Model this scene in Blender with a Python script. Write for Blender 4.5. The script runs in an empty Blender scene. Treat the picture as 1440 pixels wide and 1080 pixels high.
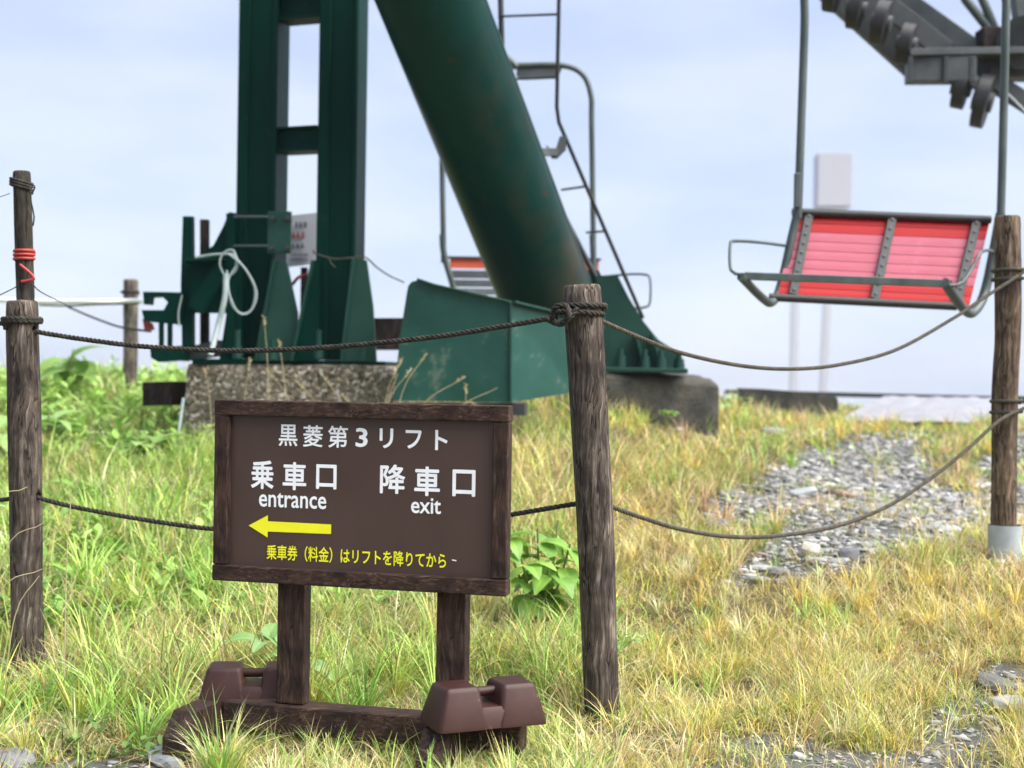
import bpy, math, random
import numpy as np
from mathutils import Vector, Matrix
R = math.radians
random.seed(7); rng = np.random.default_rng(11)
sc = bpy.context.scene
COL = sc.collection

# ------------------------------------------------------------------ camera
FPX = 2000.0; CAM = np.array([0.0, 0.0, 1.02]); PITCH = 0.005; ROLL = 0.0157
_F = np.array([0, math.cos(PITCH), -math.sin(PITCH)]); _U = np.array([0, math.sin(PITCH), math.cos(PITCH)]); _R = np.array([1.0, 0, 0])
RR = math.cos(ROLL) * _R + math.sin(ROLL) * _U
UU = -math.sin(ROLL) * _R + math.cos(ROLL) * _U
cd = bpy.data.cameras.new('camera'); cam = bpy.data.objects.new('camera', cd); COL.objects.link(cam)
cd.lens = 50; cd.sensor_width = 36; cd.clip_start = 0.05; cd.clip_end = 3000
cam.matrix_world = Matrix(((RR[0], UU[0], -_F[0], CAM[0]), (RR[1], UU[1], -_F[1], CAM[1]), (RR[2], UU[2], -_F[2], CAM[2]), (0, 0, 0, 1)))
cd.dof.use_dof = True; cd.dof.focus_distance = 4.1; cd.dof.aperture_fstop = 2.9; cd.dof.aperture_blades = 0
sc.camera = cam
# ------------------------------------------------------------------ sky and sun
SUN_EL, SUN_AZ = R(52), R(110)      # azimuth clockwise from +Y (straight ahead)
w = bpy.data.worlds.new('World'); sc.world = w; w.use_nodes = True
nt = w.node_tree; nt.nodes.clear()
out = nt.nodes.new('ShaderNodeOutputWorld'); bg = nt.nodes.new('ShaderNodeBackground'); bg.inputs[1].default_value = 0.1
sky = nt.nodes.new('ShaderNodeTexSky'); sky.sky_type = 'NISHITA'; sky.sun_disc = False
sky.sun_elevation = SUN_EL; sky.sun_rotation = SUN_AZ
tc = nt.nodes.new('ShaderNodeTexCoord'); mp = nt.nodes.new('ShaderNodeMapping'); mp.inputs['Scale'].default_value = (1.6, 1.6, 5.0)
ns = nt.nodes.new('ShaderNodeTexNoise'); ns.inputs['Scale'].default_value = 3.4; ns.inputs['Detail'].default_value = 4; ns.inputs['Roughness'].default_value = .45
cr = nt.nodes.new('ShaderNodeValToRGB')
cr.color_ramp.elements[0].position = .36; cr.color_ramp.elements[0].color = (.60, .69, .96, 1)
cr.color_ramp.elements[1].position = .64; cr.color_ramp.elements[1].color = (.77, .83, 1.0, 1)
sx = nt.nodes.new('ShaderNodeVectorMath'); sx.operation = 'SCALE'; sx.inputs['Scale'].default_value = 1.30
mx = nt.nodes.new('ShaderNodeMix'); mx.data_type = 'RGBA'; mx.inputs[0].default_value = .93
nt.links.new(tc.outputs['Generated'], mp.inputs[0]); nt.links.new(mp.outputs[0], ns.inputs['Vector'])
nt.links.new(ns.outputs[0], cr.inputs[0]); nt.links.new(cr.outputs[0], sx.inputs[0])
nt.links.new(sky.outputs[0], mx.inputs[6]); nt.links.new(sx.outputs[0], mx.inputs[7])
nt.links.new(mx.outputs[2], bg.inputs[0]); nt.links.new(bg.outputs[0], out.inputs[0])
sl = bpy.data.lights.new('sun', 'SUN'); sl.energy = 1.5; sl.angle = R(70); sl.color = (1, .965, .9)
so = bpy.data.objects.new('sun', sl); COL.objects.link(so)
tosun = Vector((math.cos(SUN_EL) * math.sin(SUN_AZ), math.cos(SUN_EL) * math.cos(SUN_AZ), math.sin(SUN_EL)))
so.rotation_euler = tosun.to_track_quat('Z', 'Y').to_euler(); so.location = (6, -4, 9)
sc.view_settings.view_transform = 'Standard'; sc.view_settings.look = 'None'
sc.view_settings.exposure = 2.75; sc.view_settings.gamma = 1; sc.view_settings.use_curve_mapping = False
sc.render.engine = 'CYCLES'
sc.cycles.max_bounces = 6; sc.cycles.transparent_max_bounces = 4

# ------------------------------------------------------------------ helpers
def P(px, py, d):
    v = _F + (px - 720) / FPX * RR + (540 - py) / FPX * UU
    return Vector(CAM + v * (d / v[1]))
def proj(p):
    q = np.asarray(p, float) - CAM
    z = q @ _F
    return 720 + FPX * (q @ RR) / z, 540 - FPX * (q @ UU) / z

WL = {}
def wl(o): return WL.get(o.name, Vector((0, 0, 0)))
def empty(name, loc, label=None, cat=None, group=None):
    o = bpy.data.objects.new(name, None); COL.objects.link(o); o.empty_display_size = .1
    o.location = loc; WL[o.name] = Vector(loc)
    tag(o, label, cat, group); return o
def tag(o, label=None, cat=None, group=None, kind=None):
    for k, v in (('label', label), ('category', cat), ('group', group), ('kind', kind)):
        if v: o[k] = v
    return o
class MB:
    def __init__(s): s.v = []; s.f = []; s.sm = []
    def add(s, vs, fs, smooth=False):
        n = len(s.v); s.v += [Vector(a) for a in vs]; s.f += [tuple(i + n for i in f) for f in fs]; s.sm += [smooth] * len(fs); return s
    def box(s, c, size, rot=0.0, b=.004, M=None):
        """chamfered box centred on c"""
        hx, hy, hz = [a / 2 for a in size]; b = min(b, hx * .45, hy * .45, hz * .45)
        vs = []; idx = {}
        for i in (-1, 1):
            for j in (-1, 1):
                for k in (-1, 1):
                    for a in range(3):
                        p = [i * (hx - (b if a != 0 else 0)), j * (hy - (b if a != 1 else 0)), k * (hz - (b if a != 2 else 0))]
                        idx[(i, j, k, a)] = len(vs); vs.append(p)
        fs = []
        for a in range(3):
            o1, o2 = [x for x in range(3) if x != a]
            for sgn in (-1, 1):
                q = []
                for (u, v_) in ((-1, -1), (1, -1), (1, 1), (-1, 1)):
                    kx = [0, 0, 0]; kx[a] = sgn; kx[o1] = u; kx[o2] = v_; q.append(idx[(*kx, a)])
                fs.append(q)
            for u in (-1, 1):
                for v_ in (-1, 1):
                    k1 = [0, 0, 0]; k2 = [0, 0, 0]; k1[a] = -1; k2[a] = 1; k1[o1] = k2[o1] = u; k1[o2] = k2[o2] = v_
                    fs.append([idx[(*k1, o1)], idx[(*k2, o1)], idx[(*k2, o2)], idx[(*k1, o2)]])
        for i in (-1, 1):
            for j in (-1, 1):
                for k in (-1, 1): fs.append([idx[(i, j, k, a)] for a in range(3)])
        m = M if M is not None else Matrix.Translation(Vector(c)) @ Matrix.Rotation(rot, 4, 'Z')
        return s.add([m @ Vector(p) for p in vs], fs)
    def bar(s, a, b, wx, wy, up=(0, 0, 1), bev=.003):
        """rectangular bar from a to b: wx across, wy along the up-ish direction"""
        a = Vector(a); b = Vector(b); z = (b - a).normalized(); u = Vector(up)
        x = u.cross(z)
        if x.length < 1e-4: x = Vector((1, 0, 0)).cross(z)
        x.normalize(); y = z.cross(x)
        M = Matrix(((x.x, y.x, z.x, (a.x + b.x) / 2), (x.y, y.y, z.y, (a.y + b.y) / 2), (x.z, y.z, z.z, (a.z + b.z) / 2), (0, 0, 0, 1)))
        return s.box(None, (wx, wy, (b - a).length), b=bev, M=M)
    def tube(s, pts, r, n=10, cap=True, closed=False):
        pts = [Vector(p) for p in pts]; m = len(pts); rs = r if isinstance(r, (list, tuple)) else [r] * m
        T = []
        for i in range(m):
            a = pts[(i - 1) % m] if (closed or i > 0) else pts[i]; b = pts[(i + 1) % m] if (closed or i < m - 1) else pts[i]
            T.append((b - a).normalized())
        x = T[0].orthogonal().normalized(); vs = []
        for i in range(m):
            x = (x - T[i] * x.dot(T[i])).normalized(); y = T[i].cross(x)
            for k in range(n):
                a = 2 * math.pi * k / n; vs.append(pts[i] + (x * math.cos(a) + y * math.sin(a)) * rs[i])
        fs = []
        for i in range(m if closed else m - 1):
            j = (i + 1) % m
            for k in range(n): fs.append((i * n + k, i * n + (k + 1) % n, j * n + (k + 1) % n, j * n + k))
        s.add(vs, fs, True)
        if cap and not closed:
            s.add(vs[:n], [tuple(range(n))[::-1]]); s.add(vs[-n:], [tuple(range(n))])
        return s
    def cyl(s, a, b, r, n=16): return s.tube([a, b], r, n)
    def prism(s, poly, off):
        """planar polygon extruded by the vector off"""
        n = len(poly); off = Vector(off); vs = [Vector(p) for p in poly] + [Vector(p) + off for p in poly]
        fs = [tuple(range(n)), tuple(range(n, 2 * n))[::-1]] + [(i, (i + 1) % n, n + (i + 1) % n, n + i) for i in range(n)]
        return s.add(vs, fs)
    def build(s, name, mat, parent=None, label=None, cat=None, group=None, kind=None, origin=None):
        me = bpy.data.meshes.new(name)
        V = np.array([tuple(v) for v in s.v]); c = Vector(((V[:, 0].min() + V[:, 0].max()) / 2, (V[:, 1].min() + V[:, 1].max()) / 2, (V[:, 2].min() if parent is None else (V[:, 2].min() + V[:, 2].max()) / 2)))
        if origin is not None: c = Vector(origin)
        me.from_pydata([tuple(v - c) for v in s.v], [], s.f)
        me.polygons.foreach_set('use_smooth', s.sm)
        me.update()
        import bmesh
        b = bmesh.new(); b.from_mesh(me); bmesh.ops.recalc_face_normals(b, faces=b.faces); b.to_mesh(me); b.free()
        if mat: me.materials.append(mat)
        o = bpy.data.objects.new(name, me); COL.objects.link(o)
        WL[o.name] = c
        if parent: o.parent = parent; o.location = c - wl(parent)
        else: o.location = c
        return tag(o, label, cat, group, kind)
def spline(pts, step=.02):
    """Catmull-Rom through pts, resampled"""
    p = [np.array(a, float) for a in pts]; p = [2 * p[0] - p[1]] + p + [2 * p[-1] - p[-2]]
    outp = []
    for i in range(1, len(p) - 2):
        L = np.linalg.norm(p[i + 1] - p[i]); n = max(2, int(L / step))
        for k in range(n):
            t = k / n
            outp.append(.5 * ((2 * p[i]) + (-p[i - 1] + p[i + 1]) * t + (2 * p[i - 1] - 5 * p[i] + 4 * p[i + 1] - p[i + 2]) * t * t + (-p[i - 1] + 3 * p[i] - 3 * p[i + 1] + p[i + 2]) * t ** 3))
    outp.append(p[-2]); return [Vector(a) for a in outp]
def rope_mb(mb, pts, r=.008, pitch=.05, step=.006, n=6):
    pts = spline(pts, step); m = len(pts); T = [(pts[min(i + 1, m - 1)] - pts[max(i - 1, 0)]).normalized() for i in range(m)]
    x = T[0].orthogonal().normalized(); fr = []
    s_ = 0; S = [0]
    for i in range(m):
        x = (x - T[i] * x.dot(T[i])).normalized(); fr.append((x, T[i].cross(x)))
        if i: s_ += (pts[i] - pts[i - 1]).length; S.append(s_)
    for k in range(3):
        q = []
        for i in range(m):
            a = 2 * math.pi * (S[i] / pitch + k / 3); q.append(pts[i] + (fr[i][0] * math.cos(a) + fr[i][1] * math.sin(a)) * r * .5)
        mb.tube(q, r * .56, n)
    return mb
def fastmesh(name, V, quads, tris, mat, col=None, kind='stuff', label=None, cat=None, smooth=True):
    me = bpy.data.meshes.new(name)
    nq, ntr = len(quads), len(tris)
    me.vertices.add(len(V)); me.vertices.foreach_set('co', V.astype(np.float32).ravel())
    idx = np.concatenate([quads.ravel(), tris.ravel()]).astype(np.int32)
    me.loops.add(len(idx)); me.loops.foreach_set('vertex_index', idx)
    me.polygons.add(nq + ntr)
    st = np.concatenate([np.arange(nq) * 4, nq * 4 + np.arange(ntr) * 3]).astype(np.int32)
    me.polygons.foreach_set('loop_start', st)
    me.update(calc_edges=True)
    if smooth: me.polygons.foreach_set('use_smooth', np.ones(nq + ntr, bool))
    if col is not None:
        a = me.color_attributes.new('tint', 'FLOAT_COLOR', 'POINT')
        c4 = np.ones((len(V), 4), np.float32); c4[:, :3] = col; a.data.foreach_set('color', c4.ravel())
    me.materials.append(mat)
    o = bpy.data.objects.new(name, me); COL.objects.link(o)
    return tag(o, label, cat, None, kind)

# ------------------------------------------------------------------ materials
def newmat(name):
    m = bpy.data.materials.new(name); m.use_nodes = True; return m, m.node_tree, m.node_tree.nodes['Principled BSDF']
def N(nt, t, **kw):
    n = nt.nodes.new(t)
    for k, v in kw.items():
        if k in ('operation', 'data_type', 'blend_type', 'noise_dimensions', 'feature', 'wave_type', 'attribute_name'): setattr(n, k, v)
        else: n.inputs[k].default_value = v
    return n
def ramp(nt, stops):
    n = nt.nodes.new('ShaderNodeValToRGB'); e = n.color_ramp.elements
    e[0].position, e[0].color = stops[0][0], (*stops[0][1], 1); e[1].position, e[1].color = stops[-1][0], (*stops[-1][1], 1)
    for p, c in stops[1:-1]: k = e.new(p); k.color = (*c, 1)
    return n
def surf(name, c1, c2, scale=6, stretch=(1, 1, 1), rough=.6, bump=.3, metal=0, spots=None, spot_thr=.66, spot_scale=9, bscale=None, lo=.35, hi=.65, detail=8, dist=.01, c3=None, spec=.5):
    """two-tone noise surface with optional spots of a third colour and fine relief"""
    m, nt, b = newmat(name)
    tc = nt.nodes.new('ShaderNodeTexCoord'); mp = nt.nodes.new('ShaderNodeMapping'); mp.inputs['Scale'].default_value = stretch
    nt.links.new(tc.outputs['Object'], mp.inputs[0])
    ns = N(nt, 'ShaderNodeTexNoise', Scale=scale, Detail=detail, Roughness=.62); nt.links.new(mp.outputs[0], ns.inputs['Vector'])
    st = [(lo, c1), (hi, c2)]
    if c3: st = [(lo, c1), ((lo + hi) / 2, c2), (hi, c3)]
    rp = ramp(nt, st); nt.links.new(ns.outputs[0], rp.inputs[0]); colr = rp.outputs[0]
    if spots:
        n2 = N(nt, 'ShaderNodeTexNoise', Scale=spot_scale, Detail=7, Roughness=.7); nt.links.new(tc.outputs['Object'], n2.inputs['Vector'])
        r2 = ramp(nt, [(spot_thr, (0, 0, 0)), (spot_thr + .06, (1, 1, 1))]); nt.links.new(n2.outputs[0], r2.inputs[0])
        mixn = nt.nodes.new('ShaderNodeMix'); mixn.data_type = 'RGBA'; nt.links.new(r2.outputs[0], mixn.inputs[0]); nt.links.new(colr, mixn.inputs[6]); mixn.inputs[7].default_value = (*spots, 1)
        colr = mixn.outputs[2]
    nt.links.new(colr, b.inputs['Base Color'])
    b.inputs['Metallic'].default_value = metal; b.inputs['Specular IOR Level'].default_value = spec
    rr = N(nt, 'ShaderNodeMapRange'); rr.inputs[3].default_value = max(rough - .12, .05); rr.inputs[4].default_value = min(rough + .12, 1)
    nt.links.new(ns.outputs[0], rr.inputs[0]); nt.links.new(rr.outputs[0], b.inputs['Roughness'])
    if bump:
        n3 = N(nt, 'ShaderNodeTexNoise', Scale=bscale or scale * 3, Detail=6, Roughness=.6); nt.links.new(mp.outputs[0], n3.inputs['Vector'])
        bp = N(nt, 'ShaderNodeBump', Strength=bump, Distance=dist); nt.links.new(n3.outputs[0], bp.inputs['Height']); nt.links.new(bp.outputs[0], b.inputs['Normal'])
    return m
MG = surf('dark_green_paint', (.0008, .017, .012), (.0015, .027, .020), 1.6, (1, 1, .35), .42, .12, spots=(.012, .032, .022), spot_thr=.60, spot_scale=5, bscale=60, dist=.002, spec=.04)
MGL = surf('faded_green_paint', (.005, .036, .026), (.012, .052, .039), 2.6, (1, 1, 1), .45, .15, spots=(.05, .06, .045), spot_thr=.63, spot_scale=6, bscale=60, dist=.002, spec=.25)
MHOOD = surf('scuffed_hood_paint', (.004, .040, .030), (.016, .075, .058), 2.2, (1, 1, 1), .42, .25, spots=(.08, .12, .095), spot_thr=.585, spot_scale=4.0, bscale=8, dist=.006, spec=.3)
def tube_paint():
    m = surf('tube_green_paint', (.0010, .019, .0155), (.003, .034, .027), 1.4, (1, 1, .5), .36, .12, spots=(.045, .020, .012), spot_thr=.625, spot_scale=8, bscale=50, dist=.002, spec=.14)
    nt = m.node_tree; b = nt.nodes['Principled BSDF']; src = b.inputs['Base Color'].links[0].from_socket
    tc = nt.nodes.new('ShaderNodeTexCoord'); sp = nt.nodes.new('ShaderNodeSeparateXYZ'); nt.links.new(tc.outputs['Object'], sp.inputs[0])
    n = N(nt, 'ShaderNodeTexNoise', Scale=3.0, Detail=6); nt.links.new(tc.outputs['Object'], n.inputs['Vector'])
    # weathered side: right and low on the tube (object origin is its middle)
    dt = nt.nodes.new('ShaderNodeVectorMath'); dt.operation = 'DOT_PRODUCT'; dt.inputs[1].default_value = (.87, -.15, .28); nt.links.new(tc.outputs['Object'], dt.inputs[0])
    a0 = N(nt, 'ShaderNodeMath', operation='MULTIPLY_ADD'); nt.links.new(dt.outputs['Value'], a0.inputs[0]); a0.inputs[1].default_value = .9; nt.links.new(n.outputs[0], a0.inputs[2])
    a = N(nt, 'ShaderNodeMath', operation='MULTIPLY_ADD'); nt.links.new(sp.outputs[2], a.inputs[0]); a.inputs[1].default_value = -.09; nt.links.new(a0.outputs[0], a.inputs[2])
    r = ramp(nt, [(.66, (0, 0, 0)), (.95, (.85, .85, .85))]); nt.links.new(a.outputs[0], r.inputs[0])
    n2 = N(nt, 'ShaderNodeTexNoise', Scale=2.3, Detail=3); nt.links.new(tc.outputs['Object'], n2.inputs['Vector'])
    g = ramp(nt, [(.38, (0, 0, 0)), (.62, (1, 1, 1))]); nt.links.new(n2.outputs[0], g.inputs[0])
    mu = N(nt, 'ShaderNodeMath', operation='MULTIPLY'); nt.links.new(r.outputs[0], mu.inputs[0]); nt.links.new(g.outputs[0], mu.inputs[1])
    mixn = nt.nodes.new('ShaderNodeMix'); mixn.data_type = 'RGBA'; nt.links.new(mu.outputs[0], mixn.inputs[0]); nt.links.new(src, mixn.inputs[6]); mixn.inputs[7].default_value = (.045, .036, .024, 1)
    nt.links.new(mixn.outputs[2], b.inputs['Base Color']); return m
MTUBE = tube_paint()
def wood(name, c1, c2, c3, bump=.6, s=14, stretch=(1, 1, .08), rough=.8):
    m, nt, b = newmat(name); tc = nt.nodes.new('ShaderNodeTexCoord'); mp = nt.nodes.new('ShaderNodeMapping'); mp.inputs['Scale'].default_value = stretch
    wob = N(nt, 'ShaderNodeTexNoise', Scale=5.0, Detail=2); nt.links.new(tc.outputs['Object'], wob.inputs['Vector'])
    ad = nt.nodes.new('ShaderNodeMix'); ad.data_type = 'VECTOR'; ad.inputs[0].default_value = .05; nt.links.new(tc.outputs['Object'], ad.inputs[4]); nt.links.new(wob.outputs[1], ad.inputs[5])
    nt.links.new(ad.outputs[1], mp.inputs[0])
    fine = N(nt, 'ShaderNodeTexNoise', Scale=s * 7, Detail=6, Roughness=.7); nt.links.new(mp.outputs[0], fine.inputs['Vector'])
    rp = ramp(nt, [(.34, c1), (.52, c2), (.70, c3)]); nt.links.new(fine.outputs[0], rp.inputs[0])
    big = N(nt, 'ShaderNodeTexNoise', Scale=s * .7, Detail=4); nt.links.new(tc.outputs['Object'], big.inputs['Vector'])
    r2 = ramp(nt, [(.32, (.45, .42, .42)), (.70, (1.55, 1.5, 1.45))]); nt.links.new(big.outputs[0], r2.inputs[0])
    mu = nt.nodes.new('ShaderNodeMix'); mu.data_type = 'RGBA'; mu.blend_type = 'MULTIPLY'; mu.inputs[0].default_value = 1; nt.links.new(rp.outputs[0], mu.inputs[6]); nt.links.new(r2.outputs[0], mu.inputs[7])
    ck = N(nt, 'ShaderNodeTexNoise', Scale=s * 2.2, Detail=3, Roughness=.5); nt.links.new(mp.outputs[0], ck.inputs['Vector'])
    d = N(nt, 'ShaderNodeMath', operation='SUBTRACT'); nt.links.new(ck.outputs[0], d.inputs[0]); d.inputs[1].default_value = .5
    ab = N(nt, 'ShaderNodeMath', operation='ABSOLUTE'); nt.links.new(d.outputs[0], ab.inputs[0])
    r3 = ramp(nt, [(.004, (0, 0, 0)), (.018, (1, 1, 1))]); nt.links.new(ab.outputs[0], r3.inputs[0])
    m2 = nt.nodes.new('ShaderNodeMix'); m2.data_type = 'RGBA'; nt.links.new(r3.outputs[0], m2.inputs[0]); m2.inputs[6].default_value = tuple(x * .5 for x in c1) + (1,); nt.links.new(mu.outputs[2], m2.inputs[7])
    nt.links.new(m2.outputs[2], b.inputs['Base Color']); b.inputs['Roughness'].default_value = rough; b.inputs['Specular IOR Level'].default_value = .25
    hh = N(nt, 'ShaderNodeMath', operation='ADD'); nt.links.new(fine.outputs[0], hh.inputs[0]); nt.links.new(r3.outputs[0], hh.inputs[1])
    bp = N(nt, 'ShaderNodeBump', Strength=bump, Distance=.0025); nt.links.new(hh.outputs[0], bp.inputs['Height']); nt.links.new(bp.outputs[0], b.inputs['Normal'])
    return m
MPOST = wood('weathered_post_wood', (.022, .016, .013), (.072, .057, .046), (.22, .195, .165), bump=.5)
MPOST2 = wood('brown_post_wood', (.04, .026, .017), (.10, .072, .048), (.24, .195, .14), bump=.9)  # browner wood tones for the right edge post
MSTAKE = wood('dark_stake_wood', (.018, .015, .011), (.04, .034, .025), (.085, .075, .06), bump=.7)
MGREYW = wood('grey_post_wood', (.06, .05, .045), (.14, .12, .10), (.30, .27, .23), bump=.8)
MSIGNW = wood('brown_stained_wood', (.020, .011, .008), (.040, .022, .016), (.10, .066, .05), .25, 20)
MSIGNWH = wood('brown_stained_wood_rail', (.020, .011, .008), (.040, .022, .016), (.11, .072, .052), .25, 20, (.08, 1, 1))
MPANEL = surf('brown_sign_panel', (.047, .025, .018), (.061, .033, .024), 4, (1, 1, .6), .42, .06, spots=(.085, .058, .047), spot_thr=.67, spot_scale=18, bscale=90, dist=.001)
MWHITE = surf('white_lettering', (.80, .82, .84), (.86, .87, .88), 20, rough=.4, bump=0)
MYEL = surf('yellow_lettering', (.80, .78, .01), (.86, .84, .015), 20, rough=.4, bump=0)
MWEIGHT = surf('brown_cast_weight', (.026, .009, .007), (.048, .018, .014), 6, spec=.3, rough=.45, bump=.25, spots=(.14, .11, .085), spot_thr=.645, spot_scale=22, bscale=40, dist=.002)
MROPE = surf('dark_laid_rope', (.018, .016, .014), (.055, .050, .042), 40, rough=.85, bump=.3, bscale=200, dist=.001, spec=.2)
MROPE2 = surf('grey_sheathed_rope', (.05, .045, .036), (.10, .09, .07), 40, rough=.8, bump=.3, bscale=200, dist=.001, spec=.2)
MGALV = surf('galvanised_steel', (.32, .36, .39), (.46, .50, .53), 9, rough=.5, bump=.1, metal=.35, bscale=40, dist=.001)
MPIPE = surf('grey_green_steel_pipe', (.036, .052, .048), (.075, .095, .09), 9, (1, 1, .3), rough=.45, bump=.1, metal=.2, bscale=60, dist=.001)
MGREYM = surf('dark_grey_steel', (.014, .018, .019), (.036, .042, .045), 7, rough=.55, bump=.15, bscale=40, dist=.002)
MSTEEL2 = surf('weathered_grey_green_steel', (.028, .036, .035), (.07, .078, .082), 6, rough=.55, bump=.2, bscale=40, dist=.002, spots=(.16, .15, .15), spot_thr=.68, spot_scale=8)
MBLACK = surf('black_rubber', (.010, .010, .011), (.02, .02, .022), 12, rough=.55, bump=.1)
MRED = surf('red_plastic_slat', (.33, .004, .007), (.42, .008, .012), 5, (.4, 1, 1), rough=.5, bump=0, spec=.2)
MPINK = surf('sun_bleached_red_slat', (.36, .075, .11), (.44, .12, .165), 5, (.4, 1, 1), rough=.55, bump=0, spec=.2, spots=(.42, .22, .26), spot_thr=.62, spot_scale=9)
MORANGE = surf('orange_plastic_slat', (.45, .055, .015), (.50, .075, .02), 5, rough=.5, bump=0)
MREDTAPE = surf('red_tape', (.30, .025, .022), (.38, .035, .03), 20, rough=.5, bump=.2)
MWHITEC = surf('white_cable_sheath', (.26, .33, .33), (.38, .43, .43), 20, rough=.5, bump=0)
MPAPER = surf('white_notice_sheet', (.58, .60, .66), (.66, .68, .74), 8, rough=.5, bump=0)
MDKWOOD = wood('dark_sleeper_wood', (.012, .008, .007), (.03, .02, .018), (.06, .05, .045), .6, 10)
MPALE = surf('pale_weathered_sheet', (.20, .20, .225), (.29, .29, .315), 3, (1, 3, 1), .6, .5, bscale=7, dist=.03)
MFAR2 = surf('mast_haze_tint', (.43, .43, .47), (.47, .47, .51), 3, rough=.7, bump=0)  # haze fade put into the mast's colour, pulled towards the sky
MFAR = surf('far_white_paint', (.78, .78, .80), (.82, .82, .84), 3, rough=.6, bump=0)
def concrete(name, k=1.0, sc_=28):
    m, nt, b = newmat(name)
    tc = nt.nodes.new('ShaderNodeTexCoord')
    wv = N(nt, 'ShaderNodeTexNoise', Scale=14.0, Detail=3); nt.links.new(tc.outputs['Object'], wv.inputs['Vector'])
    ad = nt.nodes.new('ShaderNodeMix'); ad.data_type = 'VECTOR'; ad.inputs[0].default_value = .06
    nt.links.new(tc.outputs['Object'], ad.inputs[4]); nt.links.new(wv.outputs[1], ad.inputs[5])
    v = N(nt, 'ShaderNodeTexVoronoi', Scale=sc_); nt.links.new(ad.outputs[1], v.inputs['Vector'])
    sep = nt.nodes.new('ShaderNodeSeparateColor'); nt.links.new(v.outputs['Color'], sep.inputs[0])
    r = ramp(nt, [(0, (.04 * k, .03 * k, .02 * k)), (.3, (.12 * k, .095 * k, .065 * k)), (.7, (.21 * k, .17 * k, .12 * k)), (.97, (.5 * k, .44 * k, .38 * k))]); nt.links.new(sep.outputs[0], r.inputs[0])
    n = N(nt, 'ShaderNodeTexNoise', Scale=3.0, Detail=6); nt.links.new(tc.outputs['Object'], n.inputs['Vector'])
    r2 = ramp(nt, [(.48, (0, 0, 0)), (.68, (.65, .65, .65))]); nt.links.new(n.outputs[0], r2.inputs[0])
    mixn = nt.nodes.new('ShaderNodeMix'); mixn.data_type = 'RGBA'; nt.links.new(r2.outputs[0], mixn.inputs[0]); nt.links.new(r.outputs[0], mixn.inputs[6]); mixn.inputs[7].default_value = (.07 * k, .062 * k, .042 * k, 1)
    nt.links.new(mixn.outputs[2], b.inputs['Base Color']); b.inputs['Roughness'].default_value = .9
    iv = N(nt, 'ShaderNodeMath', operation='MULTIPLY'); iv.inputs[1].default_value = -1; nt.links.new(v.outputs['Distance'], iv.inputs[0])
    bp = N(nt, 'ShaderNodeBump', Strength=.9, Distance=.012); nt.links.new(iv.outputs[0], bp.inputs['Height']); nt.links.new(bp.outputs[0], b.inputs['Normal'])
    return m
MCONC = concrete('exposed_aggregate_concrete', 1.3, 55)
MCONC2 = surf('mossy_grey_concrete', (.018, .020, .017), (.075, .068, .055), 5, (1, 1, 1), .9, .8, spots=(.16, .13, .10), spot_thr=.60, spot_scale=6, bscale=45, dist=.012)
def tinted(name, rough=.55, transl=.3, noise=0.0, spec=.3):
    m, nt, b = newmat(name); at = nt.nodes.new('ShaderNodeAttribute'); at.attribute_name = 'tint'
    nt.links.new(at.outputs['Color'], b.inputs['Base Color']); b.inputs['Roughness'].default_value = rough; b.inputs['Specular IOR Level'].default_value = spec
    if transl:
        t = nt.nodes.new('ShaderNodeBsdfTranslucent'); nt.links.new(at.outputs['Color'], t.inputs['Color'])
        mx = nt.nodes.new('ShaderNodeMixShader'); mx.inputs[0].default_value = transl
        o = nt.nodes['Material Output']; nt.links.new(b.outputs[0], mx.inputs[1]); nt.links.new(t.outputs[0], mx.inputs[2]); nt.links.new(mx.outputs[0], o.inputs[0])
    if noise:
        n = N(nt, 'ShaderNodeTexNoise', Scale=70.0, Detail=5); bp = N(nt, 'ShaderNodeBump', Strength=noise, Distance=.006)
        nt.links.new(n.outputs[0], bp.inputs['Height']); nt.links.new(bp.outputs[0], b.inputs['Normal'])
    return m
MGRASS = tinted('grass_blades', .45, .24)
MSTONE = tinted('stones', .75, 0, .5)

# ------------------------------------------------------------------ terrain
PY = np.array([-5, 3.8, 4.9, 6, 8, 10, 12, 14, 15.5, 20, 60, 400, 700]); PZ = np.array([-.1, -.03, .02, .2, .45, .70, .80, .80, .62, -.8, -12, -45, -60])
CP = [(840, 1030, 4.3), (600, 1062, 3.85), (250, 1070, 3.85), (420, 1050, 4.0), (700, 1040, 4.05), (40, 975, 4.9), (300, 860, 5.5), (150, 760, 6.5), (450, 860, 5.4), (60, 660, 8.0), (250, 640, 8.4), (450, 640, 8.3),
      (150, 570, 10.3), (60, 545, 11.3), (250, 560, 11.0), (560, 600, 8.5), (760, 590, 8.6), (700, 860, 5.6), (720, 720, 6.9), (900, 620, 8.9), (1010, 588, 10.2), (900, 760, 6.4),
      (1000, 850, 5.4), (1412, 788, 6.0), (1440, 950, 4.6), (1200, 950, 4.6), (1100, 820, 5.7), (1180, 700, 7.8), (1270, 625, 10.2), (1440, 640, 9.8), (1440, 598, 11.5),
      (1100, 596, 11.2), (1050, 580, 12.8), (1300, 602, 11.8), (1000, 1065, 3.95), (1400, 1065, 3.9), (1100, 574, 13.6), (1300, 578, 14), (1440, 578, 14), (1200, 576, 15), (1500, 600, 12), (-60, 660, 8), (-60, 560, 11)]
cpw = np.array([tuple(P(*c)) for c in CP]); SIG = 1.5
_K = np.exp(-((cpw[:, None, :2] - cpw[None, :, :2]) ** 2).sum(-1) / (2 * SIG ** 2)) + np.eye(len(cpw)) * .02
_W = np.linalg.solve(_K, cpw[:, 2] - np.interp(cpw[:, 1], PY, PZ))
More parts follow.
